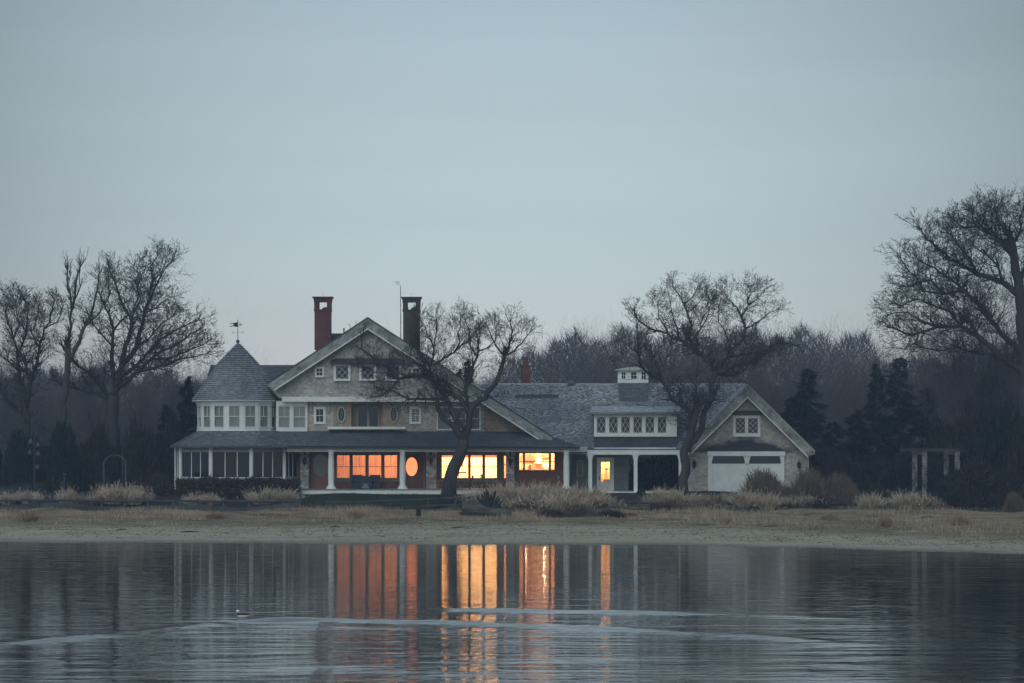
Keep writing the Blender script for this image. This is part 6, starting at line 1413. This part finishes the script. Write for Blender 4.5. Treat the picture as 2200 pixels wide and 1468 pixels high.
MB().box(WORLD, x - .26, x - .10, D_ - .05, D_ + .05, g + .62, g + .69).build('spur', MATS['black_post'], so_)
# ------------------------------------------------------------------ pergola on the right
D_ = 197.0; g = gz(X(2000, D_), D_); pg = empty('pergola', (X(2000, D_), D_, g), 'weathered pergola on paired pale posts at the right', 'pergola')
M_perg = mat('pergola_paint', (.24, .25, .24), .8, .25, 1.5); zt_ = Z(978, D_)
for px, dy in ((1965, .0), (1983, -.7), (2033, .0), (2053, -.7)):
    x = X(px, D_); o = MB().box(WORLD, x - .16, x + .16, D_ + dy - .14, D_ + dy + .14, g - .1, zt_).build('post', M_perg, pg)
    MB().box(WORLD, x - .18, x + .18, D_ + dy - .18, D_ + dy + .18, zt_ - .02, zt_ + .26).build('block', M_perg, o)
for xa in (1965, 2033):
    MB().bar((X(xa, D_), D_ + .15, zt_ + .13), (X(xa + 19, D_), D_ - .72, zt_ + .13), .14, .2).build('beam', M_perg, pg)
for i in range(9):
    yy_ = D_ - 1.1 + i * .32; MB().box(WORLD, X(1938, D_), X(2063, D_), yy_ - .03, yy_ + .03, zt_ + .262, zt_ + .42).build('rafter', M_rail, pg)
for i in range(12):
    xx_ = X(1942 + i * 10.5, D_); MB().box(WORLD, xx_ - .03, xx_ + .03, D_ - 1.3, D_ + 1.7, zt_ + .422, zt_ + .48).build('slat', M_rail, pg)
# vine on the pergola
rs = np.random.RandomState(31); P_ = []
for (px, dy) in ((1965, 0), (1983, -.7), (2033, 0), (2053, -.7)):
    k = 260; zz = rs.uniform(g + .2, zt_ - (.6 if px < 2000 else 0), k); P_.append(np.stack([X(px, D_) + .2 * np.sin(zz * 5 + px) + rs.normal(0, .12, k), D_ + dy - .2 + rs.normal(0, .1, k), zz], 1))
P_ = np.concatenate(P_); vn = blades_np(P_, rs.normal(0, .10, P_.shape), rs.uniform(.02, .09, len(P_)), 'climbing_vine', M_hedge, .5, kind='x'); tag(vn, 'dark leafless vine climbing the pergola posts', 'vine')
# ------------------------------------------------------------------ wall lanterns
def lantern(px, py, D, label):
    x = X(px, D); z = Z(py, D); s = .9; r_ = empty('wall_lantern', (x, D, z), label, 'lantern', 'black wall lanterns'); y = D - .17
    MB().lathe((x, y, z), [(.01, .42 * s), (.03, .38 * s), (.02, .32 * s), (.06, .28 * s), (.17, .16 * s), (.18, .14 * s)], 8).build('cap', M_dkmetal, r_)
    MB().lathe((x, y, z), [(.13, .138 * s), (.08, -.2 * s)], 6).build('glass', M_darkglass, r_)
    MB().lathe((x, y, z), [(.09, -.2 * s), (.05, -.26 * s), (.02, -.36 * s), (.005, -.42 * s)], 8).build('base', M_dkmetal, r_)
    m = MB()
    for k in range(6): a_ = k * math.pi / 3; m.bar((x + .135 * math.cos(a_), y + .135 * math.sin(a_), z + .14 * s), (x + .085 * math.cos(a_), y + .085 * math.sin(a_), z - .2 * s), .018, .018)
    m.build('frame', M_dkmetal, r_); MB().bar((x, D, z - .05), (x, y, z + .0), .03, .05).build('bracket', M_dkmetal, r_)
lantern(655, 991, 199.2, 'black wall lantern on the left stone pier, beside the dark oval door')
lantern(925.5, 991, 199.2, 'black wall lantern on the stone pier right of the lit oval door')
lantern(1096.5, 993, 199.2, 'black wall lantern on the stone pier left of the bay window')
lantern(1491, 998, 200, 'black wall lantern on the garage wall beside the twisted tree')
lantern(1716, 1000, 200, 'black wall lantern right of the white garage door')
for px, lb in ((655, 'left'), (925.5, 'middle'), (1096.5, 'right')):
    x = X(px, 198.6); r_ = empty('ceiling_spotlight', (x, 198.6, z_ce), 'small dark spotlight under the porch ceiling by the %s stone pier' % lb, 'spotlight', 'porch ceiling spotlights')
    MB().lathe((x, 198.6, z_ce - .28), [(.07, 0), (.08, .12), (.04, .2), (.03, .28)], 10).build('housing', M_dkmetal, r_); MB().lathe((x, 198.6, z_ce - .285), [(.055, 0), (.055, .004)], 10).build('lens', M_darkglass, r_)
# ------------------------------------------------------------------ weather vane and weather mast
x, D_ = X(511, 202), 202.0; z = 12.60; wv = empty('weather_vane', (x, D_, z), 'banner weather vane on the peak of the corner tower', 'weather vane')
MB().lathe((x, D_, z - .1), [(.13, 0), (.06, .12), (.07, .16), (.13, .22), (.145, .28), (.13, .34), (.05, .40), (.02, .42)], 14).build('ball', M_verd, wv, smooth=True)
zt_ = Z(686, D_); MB().tube([(x, D_, z + .25), (x, D_, zt_ - .18)], [.022, .018], 8).build('spindle', M_dkmetal, wv); MB().lathe((x, D_, zt_ - .2), [(.01, 0), (.035, .04), (.02, .12), (.002, .24)], 8).build('spear_tip', M_dkmetal, wv)
F = Frame((x, D_, 0), (1, 0, 0), (0, -1, 0)); zc = Z(697.5, D_); q_ = 1 / 29.7 ; 
bn = [(0, 4.5), (-6, 4.6), (-8.5, 3), (-12, 3.6), (-15.5, 1.8), (-17.5, 4.2), (-18, 3.2), (-15.5, .6), (-12, 2), (-9, 0), (-9, -1), (-12, -3), (-15, -2.6), (-18, -4.6), (-17, -5), (-13, -4.4), (-9, -3.8), (-5, -5), (0, -5)]
MB().extrude(F, [(a * q_, zc + b_ * q_) for a, b_ in bn], -.012, .012).build('banner', M_dkmetal, wv)
m = MB(); 
for a, b_ in (((0, 4.5), (5, 3)), ((5, 3), (9, 0)), ((9, 0), (5, -3.4)), ((5, -3.4), (0, -5)), ((0, 0), (9, 0)), ((2, 2), (6, -1.5)), ((2, -2.5), (6, 1.5))): m.bar(F.p(a[0] * q_, 0, zc + a[1] * q_), F.p(b_[0] * q_, 0, zc + b_[1] * q_), .02, .035, (0, 1, 0))
m.build('scroll', M_dkmetal, wv); zc = Z(714, D_); m = MB().bar((x - .33, D_, zc), (x + .36, D_, zc), .02, .02).bar((x, D_ - .33, zc), (x, D_ + .33, zc), .02, .02)
for sx in (-.36, .38): m.ring(F, sx, zc + (-.03 if sx < 0 else .02), .04, .05, .018, -.01, .01, 10)
m.build('direction_arms', M_verd, wv)
x, D_ = X(861, 205), 205.0; zb_ = Z(745, D_); wm_ = empty('weather_mast', (x, D_, zb_), 'thin mast with a wind gauge beside the right chimney', 'weather mast')
MB().tube([(x, D_, zb_), (x - .02, D_, Z(615, D_))], [.03, .022], 8).build('pole', M_dkmetal, wm_); MB().tube([(x - .02, D_, Z(615, D_)), (x - .08, D_, Z(611, D_)), (x - .22, D_, Z(607.5, D_))], .014, 6).build('arm', M_dkmetal, wm_)
xa, za = X(853.5, D_), Z(607.5, D_)
for k in range(3):
    a_ = k * 2.09 + .5; m = MB().bar((xa, D_, za), (xa + .12 * math.cos(a_), D_, za + .12 * math.sin(a_)), .015, .015).lathe((xa + .13 * math.cos(a_), D_, za + .13 * math.sin(a_) - .03), [(.01, 0), (.05, .02), (.055, .05)], 8); m.build('cup', M_dkmetal, wm_)
# ------------------------------------------------------------------ porch furniture
D_ = 198.4
gr = empty('covered_grill', (X(786, D_), D_, zf), 'dark blue cloth-covered grill on the porch before the orange windows', 'grill')
MB().extrude(Frame((X(786, D_), D_, zf), (1, 0, 0), (0, -1, 0)), [(-.42, .10), (-.5, .58), (-.34, .80), (-.15, .92), (.15, .92), (.34, .80), (.5, .58), (.42, .10)], -.35, .3).build('cover', M_cover, gr, bevel=.03)
MB().extrude(Frame((X(786, D_), D_ - .32, zf), (1, 0, 0), (0, -1, 0)), [(-.30, .05), (-.12, .30), (-.30, .38), (.30, .38), (.12, .30), (.30, .05)], 0, .03).build('cover_fold', M_grey, gr)
for a, c_, lb in ((755.5, 779, 'left'), (794, 817, 'right')):
    bn_ = empty('covered_bench', (X((a + c_) / 2, 198.7), 198.7, zf), 'blue-grey covered porch bench on the %s of the covered grill' % lb, 'bench', 'covered benches on the porch'); u0, u1 = X(a, 198.7), X(c_, 198.7)
    MB().box(WORLD, u0, u1, 198.4, 199.0, zf, zf + .42).build('seat', M_cover, bn_, bevel=.03); MB().box(WORLD, u0, u1, 198.9, 199.1, zf + .421, zf + .98).build('backrest', M_cover, bn_, bevel=.03); MB().box(WORLD, u0 if lb == 'left' else u1 - .1, u0 + .1 if lb == 'left' else u1, 198.38, 198.9, zf + .421, zf + .62).build('armrest', M_cover, bn_)
def adirondack(px, D, rz, label, m_):
    r_ = empty('porch_chair', (X(px, D), D, zf), label, 'chair', 'wooden porch chairs'); c0 = Vector((X(px, D), D, zf)); U = Vector((math.cos(rz), math.sin(rz), 0)); Wv = Vector((-U.y, U.x, 0))
    def q(u, w_, z): return c0 + U * u + Wv * w_ + SZ * z
    for w_ in (-.27, .27):
        MB().bar(q(.35, w_, 0), q(.35, w_, .55), .05, .09).build('leg', m_, r_); MB().bar(q(-.38, w_, 0), q(-.30, w_, .34), .05, .09).build('leg', m_, r_); MB().bar(q(.42, w_ * 1.15, .56), q(-.36, w_ * 1.15, .56), .13, .03).build('armrest', m_, r_)
    for k in range(5): MB().bar(q(.33 - k * .14, -.27, .36 - k * .03), q(.33 - k * .14, .27, .36 - k * .03), .11, .025).build('slat', m_, r_)
    for k in range(-2, 3): MB().bar(q(-.22, k * .11, .26), q(-.55, k * .135, 1.0 - abs(k) * .05), .10, .025, U).build('slat', m_, r_)
M_teak = mat('teak', (.28, .14, .07), .6, .2, 3)
adirondack(951, 198.5, 0.15, 'warm wooden chair with slatted back left of the crooked tree', M_teak)
adirondack(1000, 198.5, math.pi - .2, 'grey wooden porch chair with curved back right of the crooked tree', M_rail)
# ------------------------------------------------------------------ duck
dx_, dy_ = duck_pos; dk_ = empty('duck', (dx_, dy_, 0), 'small black and white duck swimming at the head of the long wake', 'duck')
bm_ = bpy.data.materials.new('duck_plumage'); bm_.use_nodes = True; t = bm_.node_tree; n = t.nodes; l = t.links; b = n['Principled BSDF']; b.inputs['Roughness'].default_value = .7
tcn = n.new('ShaderNodeTexCoord'); sp = n.new('ShaderNodeSeparateXYZ'); l.new(tcn.outputs['Object'], sp.inputs[0]); cr = n.new('ShaderNodeValToRGB'); l.new(sp.outputs[2], cr.inputs[0]); cr.color_ramp.interpolation = 'LINEAR'
cr.color_ramp.elements[0].position = .068; cr.color_ramp.elements[0].color = (.7, .7, .68, 1); cr.color_ramp.elements[1].position = .082; cr.color_ramp.elements[1].color = (.012, .013, .014, 1); l.new(cr.outputs[0], b.inputs['Base Color'])
path = [(.24, 0, .06), (.17, 0, .065), (.08, 0, .06), (-.02, 0, .055), (-.10, 0, .06), (-.135, 0, .10), (-.14, 0, .15)]; rad = [.015, .06, .085, .09, .07, .045, .035]
MB().tube([(dx_ + a, dy_ + c_, z_) for a, c_, z_ in path], rad, 14).build('body', bm_, dk_, smooth=True)
hd_ = MB().lathe((dx_ - .15, dy_, .13), [(.01, -.005), (.035, .01), (.055, .04), (.06, .07), (.045, .10), (.01, .115)], 14).build('head', M_white, dk_, smooth=True)
MB().tube([(dx_ - .195, dy_, .185), (dx_ - .245, dy_, .175)], [.016, .006], 8).build('bill', M_dkmetal, dk_)
MB().lathe((dx_ - .185, dy_, .155), [(.01, 0), (.03, .015), (.032, .04), (.01, .06)], 10).build('face', M_dkmetal, dk_, smooth=True)
# ------------------------------------------------------------------ evening haze
hz = MB().box(WORLD, -470, 470, -70, 480, -3.2, 42).build('haze', None, None); hm = bpy.data.materials.new('haze'); hm.use_nodes = True; t = hm.node_tree; t.nodes.clear()
vo = t.nodes.new('ShaderNodeVolumePrincipled'); ou = t.nodes.new('ShaderNodeOutputMaterial'); t.links.new(vo.outputs[0], ou.inputs[1]); vo.inputs['Color'].default_value = (.55, .72, 1.0, 1); vo.inputs['Density'].default_value = .00058; vo.inputs['Anisotropy'].default_value = 0
hz.data.materials.append(hm); tag(hz, 'thin blue evening haze over the bay', 'haze', kind='stuff')
print('twig segments', cnt, 'tris', sum(len(m_.polygons) for m_ in bpy.data.meshes) * 2)
